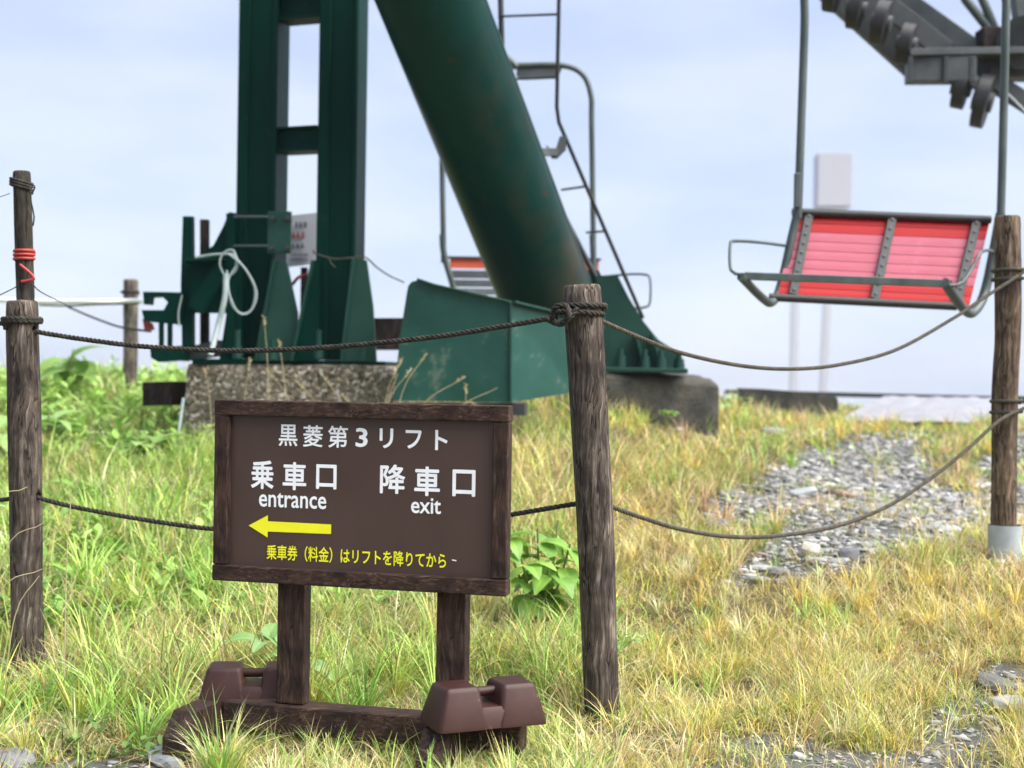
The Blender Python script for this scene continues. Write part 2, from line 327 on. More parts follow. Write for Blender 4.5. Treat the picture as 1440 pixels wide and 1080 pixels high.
def vnoise(x, y, s, seed):
    """smooth value noise"""
    x = np.asarray(x) / s; y = np.asarray(y) / s; xi = np.floor(x).astype(int); yi = np.floor(y).astype(int); fx = x - xi; fy = y - yi
    fx = fx * fx * (3 - 2 * fx); fy = fy * fy * (3 - 2 * fy)
    def h(a, b):
        n = (a * 374761393 + b * 668265263 + seed * 974711) & 0x7fffffff
        n = ((n ^ (n >> 13)) * 1274126177) & 0x7fffffff
        return ((n ^ (n >> 16)) & 0xffff) / 65535.0
    return (h(xi, yi) * (1 - fx) + h(xi + 1, yi) * fx) * (1 - fy) + (h(xi, yi + 1) * (1 - fx) + h(xi + 1, yi + 1) * fx) * fy
def hz(x, y):
    x = np.asarray(x, float); y = np.asarray(y, float); sh = x.shape; x = x.ravel(); y = y.ravel(); z = np.interp(y, PY, PZ)
    for (cx, cy, _), wgt in zip(cpw, _W): z = z + wgt * np.exp(-((x - cx) ** 2 + (y - cy) ** 2) / (2 * SIG ** 2))
    near = np.clip((18 - y) / 3, 0, 1)
    z = z + near * (.03 * (vnoise(x, y, .45, 3) - .5) + .012 * (vnoise(x, y, .12, 5) - .5))
    return z.reshape(sh)
def inpoly(px, py, poly):
    ins = np.zeros(px.shape, bool); n = len(poly)
    for i in range(n):
        x1, y1 = poly[i]; x2, y2 = poly[(i + 1) % n]
        c = ((y1 > py) != (y2 > py)) & (px < (x2 - x1) * (py - y1) / (y2 - y1 + 1e-9) + x1); ins ^= c
    return ins
GRAV = [[(1245, 612), (1300, 610), (1300, 650), (1330, 690), (1400, 700), (1450, 700), (1450, 745), (1330, 770), (1260, 790), (1180, 800), (1120, 830), (1040, 840), (1060, 790), (1080, 760), (1000, 750), (960, 738), (1010, 700), (1060, 665), (1120, 640)],
        [(1360, 955), (1450, 940), (1450, 1200), (960, 1200), (1010, 1075), (1100, 1035), (1210, 1040), (1290, 1030)],
        [(-80, 1062), (60, 1066), (240, 1072), (300, 1200), (-80, 1200)], [(170, 598), (240, 602), (245, 622), (165, 622)],
        [(1450, 600), (1380, 640), (1380, 690), (1450, 720)]]
def grav_world(x, y):
    """0..1 how stony the ground is"""
    z = hz(x, y); pp = np.stack([x, y, z], -1); px, py = proj(pp)
    px = px + 80 * (vnoise(x, y, .5, 23) - .5) * 4 / np.maximum(y, 3) + 50 * (vnoise(x, y, .25, 21) - .5) * 4 / np.maximum(y, 3) * 1.5; py = py + 34 * (vnoise(x, y, .2, 22) - .5) * 4 / np.maximum(y, 3) * 1.5
    g = np.zeros(x.shape, bool)
    for pl in GRAV: g |= inpoly(px, py, pl)
    return g.astype(float)
def axis(a, b, step, far, n=26):
    core = np.arange(a, b + 1e-6, step); g = np.cumsum(np.geomspace(step * 1.3, 1, n)); g = g / g[-1]
    return core, g
cx = np.arange(-6, 7.01, .07); ext = np.geomspace(.1, 300, 26)
xs = np.concatenate([(-6 - ext)[::-1], cx, 7 + ext]); cy = np.arange(2.4, 17.01, .07)
ys = np.concatenate([(2.4 - np.geomspace(.2, 60, 10))[::-1], cy, 17 + np.geomspace(.15, 340, 26)])
X, Y = np.meshgrid(xs, ys); Z = hz(X, Y); V = np.stack([X, Y, Z], -1).reshape(-1, 3)
ny, nx = X.shape; ii = (np.arange(ny - 1)[:, None] * nx + np.arange(nx - 1)[None]).ravel(); quads = np.stack([ii, ii + 1, ii + nx + 1, ii + nx], -1)
gm = grav_world(V[:, 0], V[:, 1])
n1 = vnoise(V[:, 0], V[:, 1], .5, 8)[:, None]
soil = np.array([.085, .075, .04]) * (1 - n1) + np.array([.15, .12, .065]) * n1
gcol = soil * (1 - gm[:, None]) + np.array([.10, .105, .105]) * gm[:, None]
def groundmat():
    m = tinted('soil_and_thatch', .9, 0, 0); nt = m.node_tree; b = nt.nodes['Principled BSDF']; src = b.inputs['Base Color'].links[0].from_socket
    tc = nt.nodes.new('ShaderNodeTexCoord'); n = N(nt, 'ShaderNodeTexNoise', Scale=18.0, Detail=9, Roughness=.7); nt.links.new(tc.outputs['Object'], n.inputs['Vector'])
    r = ramp(nt, [(.3, (.45, .45, .45)), (.7, (1.5, 1.45, 1.3))]); nt.links.new(n.outputs[0], r.inputs[0])
    mu = nt.nodes.new('ShaderNodeMix'); mu.data_type = 'RGBA'; mu.blend_type = 'MULTIPLY'; mu.inputs[0].default_value = 1
    nt.links.new(src, mu.inputs[6]); nt.links.new(r.outputs[0], mu.inputs[7]); nt.links.new(mu.outputs[2], b.inputs['Base Color'])
    bp = N(nt, 'ShaderNodeBump', Strength=.8, Distance=.02); nt.links.new(n.outputs[0], bp.inputs['Height']); nt.links.new(bp.outputs[0], b.inputs['Normal'])
    return m
fastmesh('ground', V, quads, np.zeros((0, 3), int), groundmat(), gcol, 'structure')
def gz(x, y): return float(hz(np.array([x]), np.array([y]))[0])

# ------------------------------------------------------------------ concrete footings
def rough_block(name, corners, z0, z1, mat, label, ztop=None, res=.05, amp=.012, rnd=.03):
    """block on a footprint of four corners (x,y), rounded and uneven"""
    import bmesh
    mb = MB(); c = [Vector((a[0], a[1], 0)) for a in corners]
    zt = ztop or [z1] * 4
    nx_ = max(2, int((c[1] - c[0]).length / res)); ny_ = max(2, int((c[3] - c[0]).length / res)); nz_ = max(2, int((max(zt) - z0) / res))
    def pt(u, v, w_):
        a = c[0].lerp(c[1], u); b = c[3].lerp(c[2], u); p = a.lerp(b, v)
        top = (zt[0] * (1 - u) + zt[1] * u) * (1 - v) + (zt[3] * (1 - u) + zt[2] * u) * v
        ctr = (c[0] + c[1] + c[2] + c[3]) / 4
        e = min(u, 1 - u) < 1e-6, min(v, 1 - v) < 1e-6, w_ > 1 - 1e-6
        if sum(e) >= 2:
            p = p.lerp(ctr, .02 * (sum(e) - 1)); top -= rnd * .5 * (1 if e[2] else 0)
        z = z0 + (top - z0) * w_
        n_ = vnoise(np.array([p.x * 1.0 + z]), np.array([p.y + z * .7]), .13, 4)[0] - .5
        n2 = vnoise(np.array([p.x * 2 + z * 3]), np.array([p.y * 2 - z]), .1, 9)[0] - .5
        return Vector((p.x + amp * n_, p.y + amp * n2, z + amp * .8 * n_))
    def grid(fn, a, b):
        vs = [fn(i / a, j / b) for j in range(b + 1) for i in range(a + 1)]
        fs = [(j * (a + 1) + i, j * (a + 1) + i + 1, (j + 1) * (a + 1) + i + 1, (j + 1) * (a + 1) + i) for j in range(b) for i in range(a)]
        mb.add(vs, fs, False)
    grid(lambda u, w_: pt(u, 0, w_), nx_, nz_); grid(lambda u, w_: pt(u, 1, w_), nx_, nz_)
    grid(lambda v, w_: pt(0, v, w_), ny_, nz_); grid(lambda v, w_: pt(1, v, w_), ny_, nz_)
    grid(lambda u, v: pt(u, v, 1), nx_, ny_)
    o = mb.build(name, mat, None, label, 'footing')
    bm = bmesh.new(); bm.from_mesh(o.data); bmesh.ops.remove_doubles(bm, verts=bm.verts, dist=.004); bmesh.ops.recalc_face_normals(bm, faces=bm.faces); bm.to_mesh(bm and o.data); bm.free()
    return o
YAW = R(-5.5)        # the lift tower is turned a little: right sides face us
dT = 8.7
a = P(257, 510, 8.75); b = P(556, 514, 8.45); ax = (b - a); ax.z = 0; axn = ax.normalized(); bk = Vector((-axn.y, axn.x, 0))
ZC1 = a.z
rough_block('concrete_footing', [a, b, b + bk * 1.3, a + bk * 1.3], .2, ZC1, MCONC, 'square pebbly exposed aggregate concrete footing under the two upright green columns', rnd=.02)
a2 = P(848, 540, 9.3); b2 = P(1012, 560, 9.5); ZC2 = P(905, 523, 9.5).z + .01
bk2 = Vector((.12, 1.2, 0))
rough_block('concrete_footing', [a2, b2, b2 + bk2 + Vector((-.1, 0, 0)), a2 + bk2], .2, ZC2, MCONC2, 'low dark mossy concrete footing under the right foot of the leaning green tube', ztop=[ZC2 - .005, ZC2 - .06, ZC2 - .02, ZC2 + .03], rnd=.05)

# ------------------------------------------------------------------ lift tower
tower = empty('lift_tower', (P(540, 510, 9.0).x, 9.0, ZC1), 'dark green steel lift tower with two upright columns and a thick leaning tube', 'lift tower')
rx = Vector((math.cos(YAW), math.sin(YAW), 0)); ry = Vector((-math.sin(YAW), math.cos(YAW), 0))
def column(px0, d, px_w, top=5.2):
    """box-like column: front left corner at px0; width from px_w pixels; open channel look on the front"""
    a = P(px0, 490, d); a.z = ZC1 + .03
    wd = px_w / FPX * d; h = top
    m = MB(); c = a + rx * (wd / 2) + ry * .15 + Vector((0, 0, h / 2))
    m.box(c, (wd, .30, h), YAW, .006)
    o = m.build('column', MG, tower)
    m = MB(); c2 = a + rx * (wd * .14) - ry * .012 + Vector((0, 0, h / 2)); m.box(c2, (wd * .30, .026, h), YAW, .006); m.build('flange_strip', MG, o)
    m = MB(); c3 = a + rx * (wd * .93) - ry * .006 + Vector((0, 0, h / 2)); m.box(c3, (wd * .10, .014, h), YAW, .003); m.build('flange_strip', MG, o)
    return a, wd
c1, w1 = column(331, 8.85, 54); c2, w2 = column(444, 8.72, 54)
def zat(px, py, d): return P(px, py, d).z
for (ya, yb) in ((0, 33), (185, 216)):
    z0 = zat(425, yb, 8.95); z1 = zat(425, ya, 8.95)
    s = c1 + rx * w1 + ry * .12; e = c2 + ry * .12
    m = MB(); m.bar(Vector((s.x, s.y, (z0 + z1) / 2)), Vector((e.x, e.y, (z0 + z1) / 2)), .12, z1 - z0)
    m.build('cross_brace', MG, tower)
    m = MB()
    for zz in (z0, z1):
        m.bar(Vector((s.x, s.y - .02, zz)), Vector((e.x, e.y - .02, zz)), .17, .014)
    m.build('brace_flange', MG, tower)
for k in range(3):
    z0 = zat(425, -170 - k * 180, 8.95); s = c1 + rx * w1 + ry * .12; e = c2 + ry * .12
    m = MB(); m.bar(Vector((s.x, s.y, z0)), Vector((e.x, e.y, z0)), .12, .14); m.build('cross_brace', MG, tower)
# base plate on the footing
m = MB(); bp0 = P(270, 510, 8.72); L = 1.20; m.box(bp0 + rx * L / 2 + ry * .35 + Vector((0, 0, .008)), (L, .7, .035), YAW, .004); m.build('base_plate', MG, tower)
def gusset(pts, d, th=.03, mat=None, name='gusset'):
    """upright plate through the given picture points, its face square to the view, edge strip on the left"""
    poly = [P(x, y, d) for x, y in pts]; m = MB(); m.prism(poly, ry * th); return m.build(name, mat or MGL, tower)
gusset([(386, 366), (403, 370), (418, 440), (416, 507), (360, 507), (372, 430)], 8.62)
gusset([(497, 364), (515, 366), (524, 430), (529, 508), (480, 508), (489, 430)], 8.50)
gusset([(440, 366), (447, 366), (447, 508), (410, 508), (425, 430)], 8.60, mat=MG)
gusset([(333, 366), (340, 366), (340, 508), (308, 508), (320, 430)], 8.72, mat=MG)
# rim strips along the inclined edges of the plates
for (pa, pb, d) in (((386, 366), (360, 507), 8.60), ((497, 364), (480, 508), 8.48), ((440, 366), (410, 508), 8.58)):
    m = MB(); m.bar(P(*pa, d), P(*pb, d), .016, .05, up=(0, 1, 0)); m.build('gusset_rim', MGL, tower)
def bolt(px, d, pz, name='anchor_bolt', par=tower, h=.13, r=.026):
    p = P(px, pz, d); m = MB(); m.cyl(p, p + Vector((0, 0, h)), r * .62, 10); o = m.build(name, MGL, par)
    m = MB(); m.cyl(p + Vector((0, 0, .0)), p + Vector((0, 0, .045)), r * 1.25, 6); m.cyl(p + Vector((0, 0, .045)), p + Vector((0, 0, .075)), r * 1.1, 6); m.build('nut', MGL, o)
for px in (334, 448): bolt(px, 8.45, 504, h=.17)
bolt(383, 8.45, 505, h=.12); bolt(512, 8.4, 506, h=.10)
# clamp plate with four bolts and two straps round the left column
m = MB(); m.box(P(393, 327, 8.62), (.145, .022, .255), YAW, .003); o = m.build('clamp_plate', MGL, tower)
for (x, y) in ((384, 307), (406, 307), (383, 349), (405, 349)):
    p = P(x, y, 8.6); m = MB(); m.cyl(p, p - ry * .035, .011, 6); m.cyl(p - ry * .0, p - ry * .018, .018, 6); m.build('clamp_bolt', MGREYM, o)
for y in (305, 346):
    m = MB(); m.tube([P(322, y, 8.72), P(378, y, 8.62)], .009, 8); m.build('strap_rod', MPIPE, tower)
# left bracket: upright plates, triangular gusset, box arm with brace
def plate(name, pts, d, th, mat=MG, par=tower):
    m = MB(); m.prism([P(x, y, d) for x, y in pts], ry * th); return m.build(name, mat, par)
plate('bracket_gusset', [(322, 298), (333, 300), (333, 440), (268, 440), (262, 372), (300, 345), (314, 318)], 8.75, .05)
plate('bracket_stiffener', [(318, 300), (330, 300), (330, 498), (318, 498)], 8.70, .04)
plate('bracket_post', [(257, 304), (270, 304), (271, 400), (271, 495), (256, 495), (254, 400)], 8.70, .05)
plate('bracket_box', [(267, 366), (312, 366), (312, 372), (272, 435), (267, 436)], 8.62, .10)
m = MB(); m.bar(P(313, 376, 8.58), P(274, 436, 8.58), .10, .025, up=(0, 1, 0)); m.build('bracket_brace', MG, tower)
m = MB(); m.bar(P(262, 367, 8.6), P(316, 365, 8.6), .14, .022); m.build('bracket_shelf', MG, tower)
m = MB(); m.bar(P(288, 309, 8.95), P(288, 500, 8.95), .05, .06, up=(0, 1, 0)); m.build('wooden_strut', MDKWOOD, tower)
# clamp head with a slot, hanging bolt and small tray
plate('clamp_jaw', [(201, 410), (256, 411), (256, 457), (203, 452), (199, 436), (230, 436), (236, 425), (228, 417), (210, 418), (209, 428), (202, 428)], 8.66, .09)
for px in (227, 239):
    m = MB(); m.cyl(P(px, 450, 8.68), P(px, 494, 8.68), .017, 8); m.build('hanger_bolt', MG, tower)
m = MB(); m.prism([P(x, y, 8.62) for x, y in ((211, 489), (256, 486), (258, 506), (222, 509), (212, 503))], ry * .12); m.build('tray', MG, tower)
m = MB(); m.prism([P(x, y, 8.8) for x, y in ((255, 490), (306, 478), (309, 500), (256, 508))], ry * .10); m.build('lower_arm', MGREYM, tower)
# leaning tube
tb = P(790, 470, 9.45); tt = P(606, 0, 8.25); dirv = (tt - tb).normalized(); top = tb + dirv * 5.6
RT = .305
m = MB(); pts = [tb + (top - tb) * (k / 12) for k in range(13)]; m.tube(pts, RT, 56); tube = m.build('leaning_tube', MTUBE, tower)
m = MB(); px_ = Vector((dirv.z, 0, -dirv.x)).normalized()
q = [p + px_ * (RT * .93) + Vector((0, -RT * .36, 0)) for p in pts]; m.bar(q[0], q[-1], .018, .012, up=(0, 1, 0)); m.build('weld_seam', MTUBE, tube)
# hood at the foot of the tube: front plate, right plate, left rim, top lip
ft = [(572, 412), (574, 402), (579, 396), (588, 394), (612, 401), (719, 425), (719, 566), (553, 563), (563, 470)]
def dh(x): return 8.05 - (x - 553) / (719 - 553) * .12
hood = MB(); hood.prism([P(x, y, dh(x)) for x, y in ft], ry * .02); hood = hood.build('hood_plate', MHOOD, tower)
m = MB(); m.prism([P(719, 425, 7.93), P(719, 566, 7.93), P(818, 550, 8.45), P(818, 449, 8.45)], Vector((-.015, -.015, 0))); m.build('hood_side_plate', MHOOD, tower)
m = MB()
for (pa, pb) in (((553, 563), (563, 470)), ((563, 470), (572, 412)), ((572, 412), (579, 396)), ((579, 396), (588, 394))):
    A = P(*pa, dh(pa[0])); B = P(*pb, dh(pb[0])); m.prism([A, B, B + Vector((-.035, .42, 0)), A + Vector((-.035, .42, 0))], Vector((.012, 0, .0)))
m.build('hood_rim', MGL, tower)
m = MB()
for (pa, pb) in (((588, 393), (612, 401)), ((612, 401), (719, 425)), ((719, 425), (818, 449))):
    da = dh(pa[0]) if pa[0] < 719 else 7.93; db = dh(pb[0]) if pb[0] < 720 else 8.45
    if pa[0] == 719: da = 7.93
    m.bar(P(*pa, da), P(*pb, db), .07, .014, up=(0, 0, 1))
m.build('hood_lip', MGL, tower)
m = MB(); m.bar(P(718, 424, 7.915), P(718, 566, 7.915), .014, .014, up=(0, 1, 0)); m.build('hood_corner', MGL, tower)
# skid under the hood and timber behind
m = MB(); m.bar(P(560, 575, 8.1), P(740, 575, 8.0), .1, .07); m.build('skid', MGREYM, tower)
# foot plate on the right footing
plate('foot_gusset', [(838, 388), (868, 386), (884, 418), (905, 452), (926, 478), (958, 498), (964, 522), (846, 520)], 9.55, .03, MGL)
plate('foot_gusset', [(800, 380), (842, 380), (870, 440), (880, 520), (800, 520)], 9.75, .03, MG)
m = MB(); m.box(P(905, 521, 9.6), (.58, .6, .03), YAW, .004); m.build('foot_plate', MGL, tower)
for px, py in ((906, 517), (929, 519), (955, 521), (872, 516)): bolt(px, 9.4, py, h=.12, r=.03)
m = MB()
for x in (893, 916): m.bar(P(x, 470, 9.5), P(x + 14, 520, 9.5), .02, .08, up=(0, 1, 0))
m.build('foot_stiffener', MGL, tower)
# ladder on the far side of the tube
lad = MB(); rr1 = [P(786, -140, 8.9), P(786, 0, 8.95), P(783, 150, 9.1), P(786, 172, 9.12), P(830, 275, 9.3), P(904, 447, 9.6)]
lad.tube(rr1, .013, 8); lo = lad.build('ladder', MBLACK, tower)
rr2 = [P(704, -140, 9.2), P(704, 0, 9.2), P(708, 150, 9.3), P(760, 240, 9.5), P(839, 392, 9.7), P(894, 514, 9.8)]
m = MB(); m.tube(rr2, .019, 8); m.build('rail', MGREYM, lo)
def onp(path, t):
    k = t * (len(path) - 1); i = min(int(k), len(path) - 2); return path[i].lerp(path[i + 1], k - i)
for (p_, q_) in ((P(704, 23, 9.2), P(786, 20, 8.98)), (P(706, 112, 9.3), P(784, 108, 9.05)), (P(704, -70, 9.2), P(786, -72, 8.9)), (P(790, 267, 9.6), P(824, 262, 9.28)), (P(825, 327, 9.65), P(852, 325, 9.4)), (P(858, 388, 9.7), P(880, 386, 9.5))):
    m = MB(); m.tube([p_, q_], .008, 6); m.build('rung', MGREYM, lo)
m = MB(); m.prism([P(x, y, 9.1) for x, y in ((768, 204), (780, 214), (787, 192), (797, 190), (796, 210), (784, 222), (776, 222))], (0, .04, 0)); m.build('ladder_bracket', MSTEEL2, tower)

m = MB(); m.bar(P(752, 214, 8.95), P(784, 214, 9.12), .03, .05); m.build('ladder_bracket', MSTEEL2, tower)
# wooden block and post between the columns and the hood
m = MB(); m.bar(P(520, 470, 9.1), P(575, 470, 9.1), .2, .2); m.build('timber_block', MDKWOOD, None, 'dark timber block wedged behind the green hood, right of the columns', 'timber block')
m = MB(); m.bar(P(222, 554, 9.1), P(262, 553, 9.0), .3, .15, up=(0, 0, 1)); m.build('timber_block', MDKWOOD, None, 'dark brown timber block on the ground left of the pebbly footing', 'timber block')
m = MB(); m.tube([P(258, 560, 8.5), P(249, 625, 8.4)], .01, 8); m.build('thin_pole', MWHITEC, None, 'thin pale pole leaning on the left side of the pebbly footing', 'pole')

# coiled cable hanging on the bracket
m = MB()
lp = [P(322, 356, 8.45), P(340, 372, 8.42), (P(358, 405, 8.42)), P(354, 434, 8.42), P(340, 441, 8.42), P(326, 428, 8.42), P(321, 395, 8.42), P(332, 372, 8.44), P(328, 352, 8.45), P(314, 356, 8.45), P(309, 372, 8.45), P(318, 388, 8.44), P(332, 380, 8.44), P(333, 362, 8.43), P(322, 357, 8.43),
      P(345, 378, 8.40), P(361, 412, 8.40), P(352, 438, 8.40), P(336, 440, 8.40), P(323, 415, 8.40), P(319, 380, 8.42)]
m.tube(spline(lp, .02), .0055, 8); cb = m.build('coiled_cable', MWHITEC, None, 'white cable coiled and hung in loops on the green bracket left of the column', 'cable')
m = MB(); m.tube(spline([P(275, 362, 8.5), P(300, 358, 8.47), P(322, 357, 8.45)], .02), .0075, 8)
m.tube(spline([P(318, 385, 8.42), P(316, 420, 8.4), P(306, 460, 8.4), P(296, 500, 8.3)], .02), .017, 8); m.build('cable_tail', MWHITEC, cb)
m = MB(); m.tube(spline([P(256, 415, 8.6), P(251, 440, 8.6), P(252, 460, 8.6)], .02), .006, 6); m.build('cable_end', MWHITEC, cb)

# notice sheet between the columns
ntc = empty('notice_sign', P(424, 420, 9.6), 'small white notice sheet with black and red lines between the two green columns', 'notice')
A, B = P(403, 302, 9.5), P(447, 300, 9.5); ux = (B - A).normalized(); uz = Vector((0, 0, 1))
m = MB(); m.prism([P(400, 304, 9.5), P(446, 299, 9.5), P(444, 371, 9.5), P(402, 376, 9.5)], (0, .012, 0)); m.build('sheet', MPAPER, ntc)
m = MB(); m.bar(P(428, 376, 9.53), P(426, 520, 9.53), .045, .03, up=(0, 1, 0)); m.build('stake', MDKWOOD, ntc)
def marks(x0, x1, yc, hgt, mat, nchar, d=9.49):
    m = MB(); wch = (x1 - x0) / nchar
    for i in range(nchar):
        ca = x0 + (i + .5) * wch
        for k in range(4):
            yy = yc - hgt / 2 + hgt * (k + .5) / 4; ww = wch * random.uniform(.35, .8)
            m.bar(P(ca - ww / 2, yy, d), P(ca + ww / 2, yy, d), .004, hgt * .14 / FPX * d, bev=.0005)
        for k in range(2):
            xx = ca + wch * random.uniform(-.3, .3); m.bar(P(xx, yc - hgt / 2, d - .004), P(xx, yc + hgt / 2, d - .004), wch * .12 / FPX * d, .003, up=(0, 1, 0), bev=.0005)
    m.build('printed_line', mat, ntc)
marks(414, 432, 316, 8, MGREYM, 3); marks(409, 430, 331, 10, MREDTAPE, 3); marks(409, 428, 346, 7, MGREYM, 3); marks(408, 433, 358, 4, MGREYM, 7); marks(408, 433, 365, 4, MGREYM, 7)
m = MB(); m.tube(spline([P(411, 400, 8.95), P(420, 390, 8.9), P(432, 386, 8.9)], .02), .011, 6)
m.build('red_cord', MREDTAPE, ntc)
# thin wire round the right column
m = MB(); m.tube(spline([P(441, 352, 8.9), P(443, 356, 8.66), P(470, 364, 8.62), P(498, 362, 8.6), P(514, 362, 8.6), P(530, 376, 8.8), P(548, 388, 9.0), P(568, 397, 9.2)], .03), .005, 6)
m.tube(spline([P(462, 362, 8.62), P(466, 371, 8.6), P(472, 376, 8.6)], .02), .004, 5)
m.build('thin_wire', MROPE2, None, 'thin old wire slung round the right green column above its gusset', 'wire')

# ------------------------------------------------------------------ chairlift chairs
def lift_chair(name, label, d, S, hangerL, hangerR, topy, seat, cols, cat='chairlift chair', grp='chairs hanging on the lift', stem=None, dyaw=0):
    """hangerL/R: x at top & at seat; seat = four corners of the backrest in the picture (TL, TR, BR, BL)"""
    root = empty(name, P((hangerL[0] + hangerR[0]) / 2, seat[2][1], d), label, cat, grp)
    r = .0215
    rad = 55 / S
    # U shaped hanger frame
    L, Rr = hangerL, hangerR
    ptsU = [P(L[1], seat[0][1] + 10 / S, d + dyaw * -1), P(L[0], topy + rad * 2, d - dyaw), P(L[0] + 1, topy + rad, d - dyaw), P(L[0] + rad * .3, topy + rad * .3, d - dyaw), P(L[0] + rad, topy, d - dyaw),
            P((L[0] + Rr[0]) / 2, topy, d), P(Rr[0] - rad, topy, d + dyaw), P(Rr[0] - rad * .3, topy + rad * .3, d + dyaw), P(Rr[0] - 1, topy + rad, d + dyaw), P(Rr[0], topy + rad * 2, d + dyaw), P(Rr[1], seat[1][1] + 10 / S, d + dyaw)]
    m = MB(); m.tube(spline(ptsU, .04), r, 12); m.build('hanger_frame', MPIPE, root)
    if stem:
        m = MB(); m.tube([P(*stem[0], d), P(*stem[1], d), P(*stem[2], d)], r * 1.3, 12); m.build('hanger_stem', MPIPE, root)
    return root
# near red chair, seen from the front, seat folded
d = 7.4
red = lift_chair('lift_chair', 'red slatted chairlift chair hanging on a grey pipe hanger above the gravel', d, 1.0, (1131, 1122), (1414, 1407), -62, [(1116, 297), (1392, 308), (1362, 432), (1092, 416)], None)
m = MB(); m.tube([P(1272, -62, d), P(1272, -250, d), P(1255, -500, d)], .03, 12); m.build('hanger_stem', MPIPE, red)
TL, TR, BR, BL = P(1117, 300, d + .10), P(1392, 311, d + .10), P(1363, 430, d - .12), P(1094, 416, d - .12)
nS = 9; nrm = (TR - TL).cross(BL - TL).normalized()
if nrm.y > 0: nrm = -nrm
for i in range(nS):
    t0 = (i + .03) / nS; t1 = (i + .97) / nS
    mat = MRED if i in (0, 1, 7, 8) else MPINK
    a_, b_, c_, d_ = TL.lerp(BL, t0), TR.lerp(BR, t0), TR.lerp(BR, t1), TL.lerp(BL, t1)
    m = MB(); m.prism([a_, b_, c_, d_], -nrm * .014)
    mid0 = a_.lerp(d_, .5) + nrm * .0015; mid1 = b_.lerp(c_, .5) + nrm * .0015
    m.add([a_, b_, mid1, mid0, d_, c_], [(0, 1, 2, 3), (3, 2, 5, 4)])
    m.build('slat', mat, red)
for t in (.075, .50, .93):
    a_ = TL.lerp(TR, t) + nrm * .02; b_ = BL.lerp(BR, t) + nrm * .02
    m = MB(); m.bar(a_, b_, .045, .012, up=tuple(nrm)); o = m.build('strap', MGREYM, red)
    for k in range(9):
        p = a_.lerp(b_, (k + .5) / 9); m = MB(); m.cyl(p, p + nrm * .012, .009, 6); m.build('strap_bolt', MSTEEL2, o)
m = MB(); m.tube([P(1114, 298, d + .08), P(1393, 309, d + .08)], .021, 12); m.build('top_rail', MBLACK, red)
m = MB(); m.tube([P(1082, 418, d - .14), P(1345, 431, d - .14)], .021, 12); m.build('bottom_rail', MBLACK, red)
m = MB(); m.bar(P(1047, 388, d - .42), P(1338, 399, d - .42), .03, .038); m.build('front_rail', MPIPE, red)
m = MB(); m.tube(spline([P(1122, 296, d), P(1114, 330, d), P(1098, 400, d - .05), P(1086, 425, d - .16), P(1072, 419, d - .25), P(1042, 389, d - .44)], .02), .022, 12); m.build('side_pipe', MPIPE, red)
m = MB(); m.tube(spline([P(1407, 300, d), P(1398, 350, d), P(1385, 410, d - .02), P(1372, 436, d - .1), P(1358, 437, d - .2), P(1328, 397, d - .44)], .02), .025, 12); m.build('side_pipe', MPIPE, red)
m = MB(); m.box(P(1121, 268, d - .03), (.03, .04, .18), 0, .004); m.build('hanger_sleeve', MPIPE, red)
m = MB(); m.tube(spline([P(1042, 386, d - .44), P(1028, 380, d - .42), P(1027, 345, d - .35), P(1034, 339, d - .3), P(1070, 341, d - .15), P(1108, 346, d)], .02), .0085, 8); m.build('arm_loop', MPIPE, red)
m = MB(); m.tube(spline([P(1330, 402, d - .44), P(1352, 398, d - .42), P(1368, 375, d - .35), P(1378, 356, d - .3), P(1390, 352, d - .15), P(1400, 356, d)], .02), .0085, 8); m.build('arm_loop', MPIPE, red)
# far orange chair behind the tube
d = 10.6
orc = lift_chair('lift_chair', 'grey chairlift chair with one orange slat, partly hidden behind the leaning green tube', d, 1.3, (621, 624), (832, 835), 92, [(632, 362), (845, 366), (840, 420), (636, 415)], None)
m = MB(); m.prism([P(727, 88, d), P(745, 92, d), P(786, 88, d), P(790, 96, d), P(784, 108, d), P(735, 110, d), P(726, 104, d)], (0, .07, 0)); m.build('grip_bracket', MSTEEL2, orc)
m = MB(); m.tube([P(727, 95, d), P(690, 60, d), P(620, -150, d)], .028, 10); m.build('hanger_stem', MPIPE, orc)
for i, (ya, yb, mt) in enumerate(((362, 377, MORANGE), (380, 391, MGREYM), (393, 403, MGREYM), (405, 414, MSTEEL2), (416, 426, MSTEEL2))):
    m = MB(); m.prism([P(633 + i, ya, d + .1 - i * .03), P(842, ya + 3, d + .1 - i * .03), P(842, yb + 3, d + .08 - i * .03), P(633 + i, yb, d + .08 - i * .03)], (0, .012, 0)); m.build('slat', mt, orc)
m = MB(); m.tube(spline([P(622, 330, d), P(624, 355, d), P(632, 385, d), P(642, 415, d), P(655, 430, d - .1)], .02), .024, 10); m.build('side_pipe', MPIPE, orc)
m = MB(); m.tube(spline([P(833, 330, d), P(835, 370, d), P(838, 400, d), P(842, 425, d)], .02), .024, 10); m.build('side_pipe', MPIPE, orc)
m = MB(); m.tube([P(630, 362, d + .08), P(845, 365, d + .08)], .011, 8); m.build('top_rail', MGREYM, orc)
m = MB(); m.tube(spline([P(843, 390, d - .02), P(880, 386, d - .2), P(905, 386, d - .3), P(914, 392, d - .33), P(914, 425, d - .36), P(907, 432, d - .36), P(880, 434, d - .3), P(850, 430, d - .1)], .02), .0085, 8); m.build('arm_loop', MPIPE, orc)

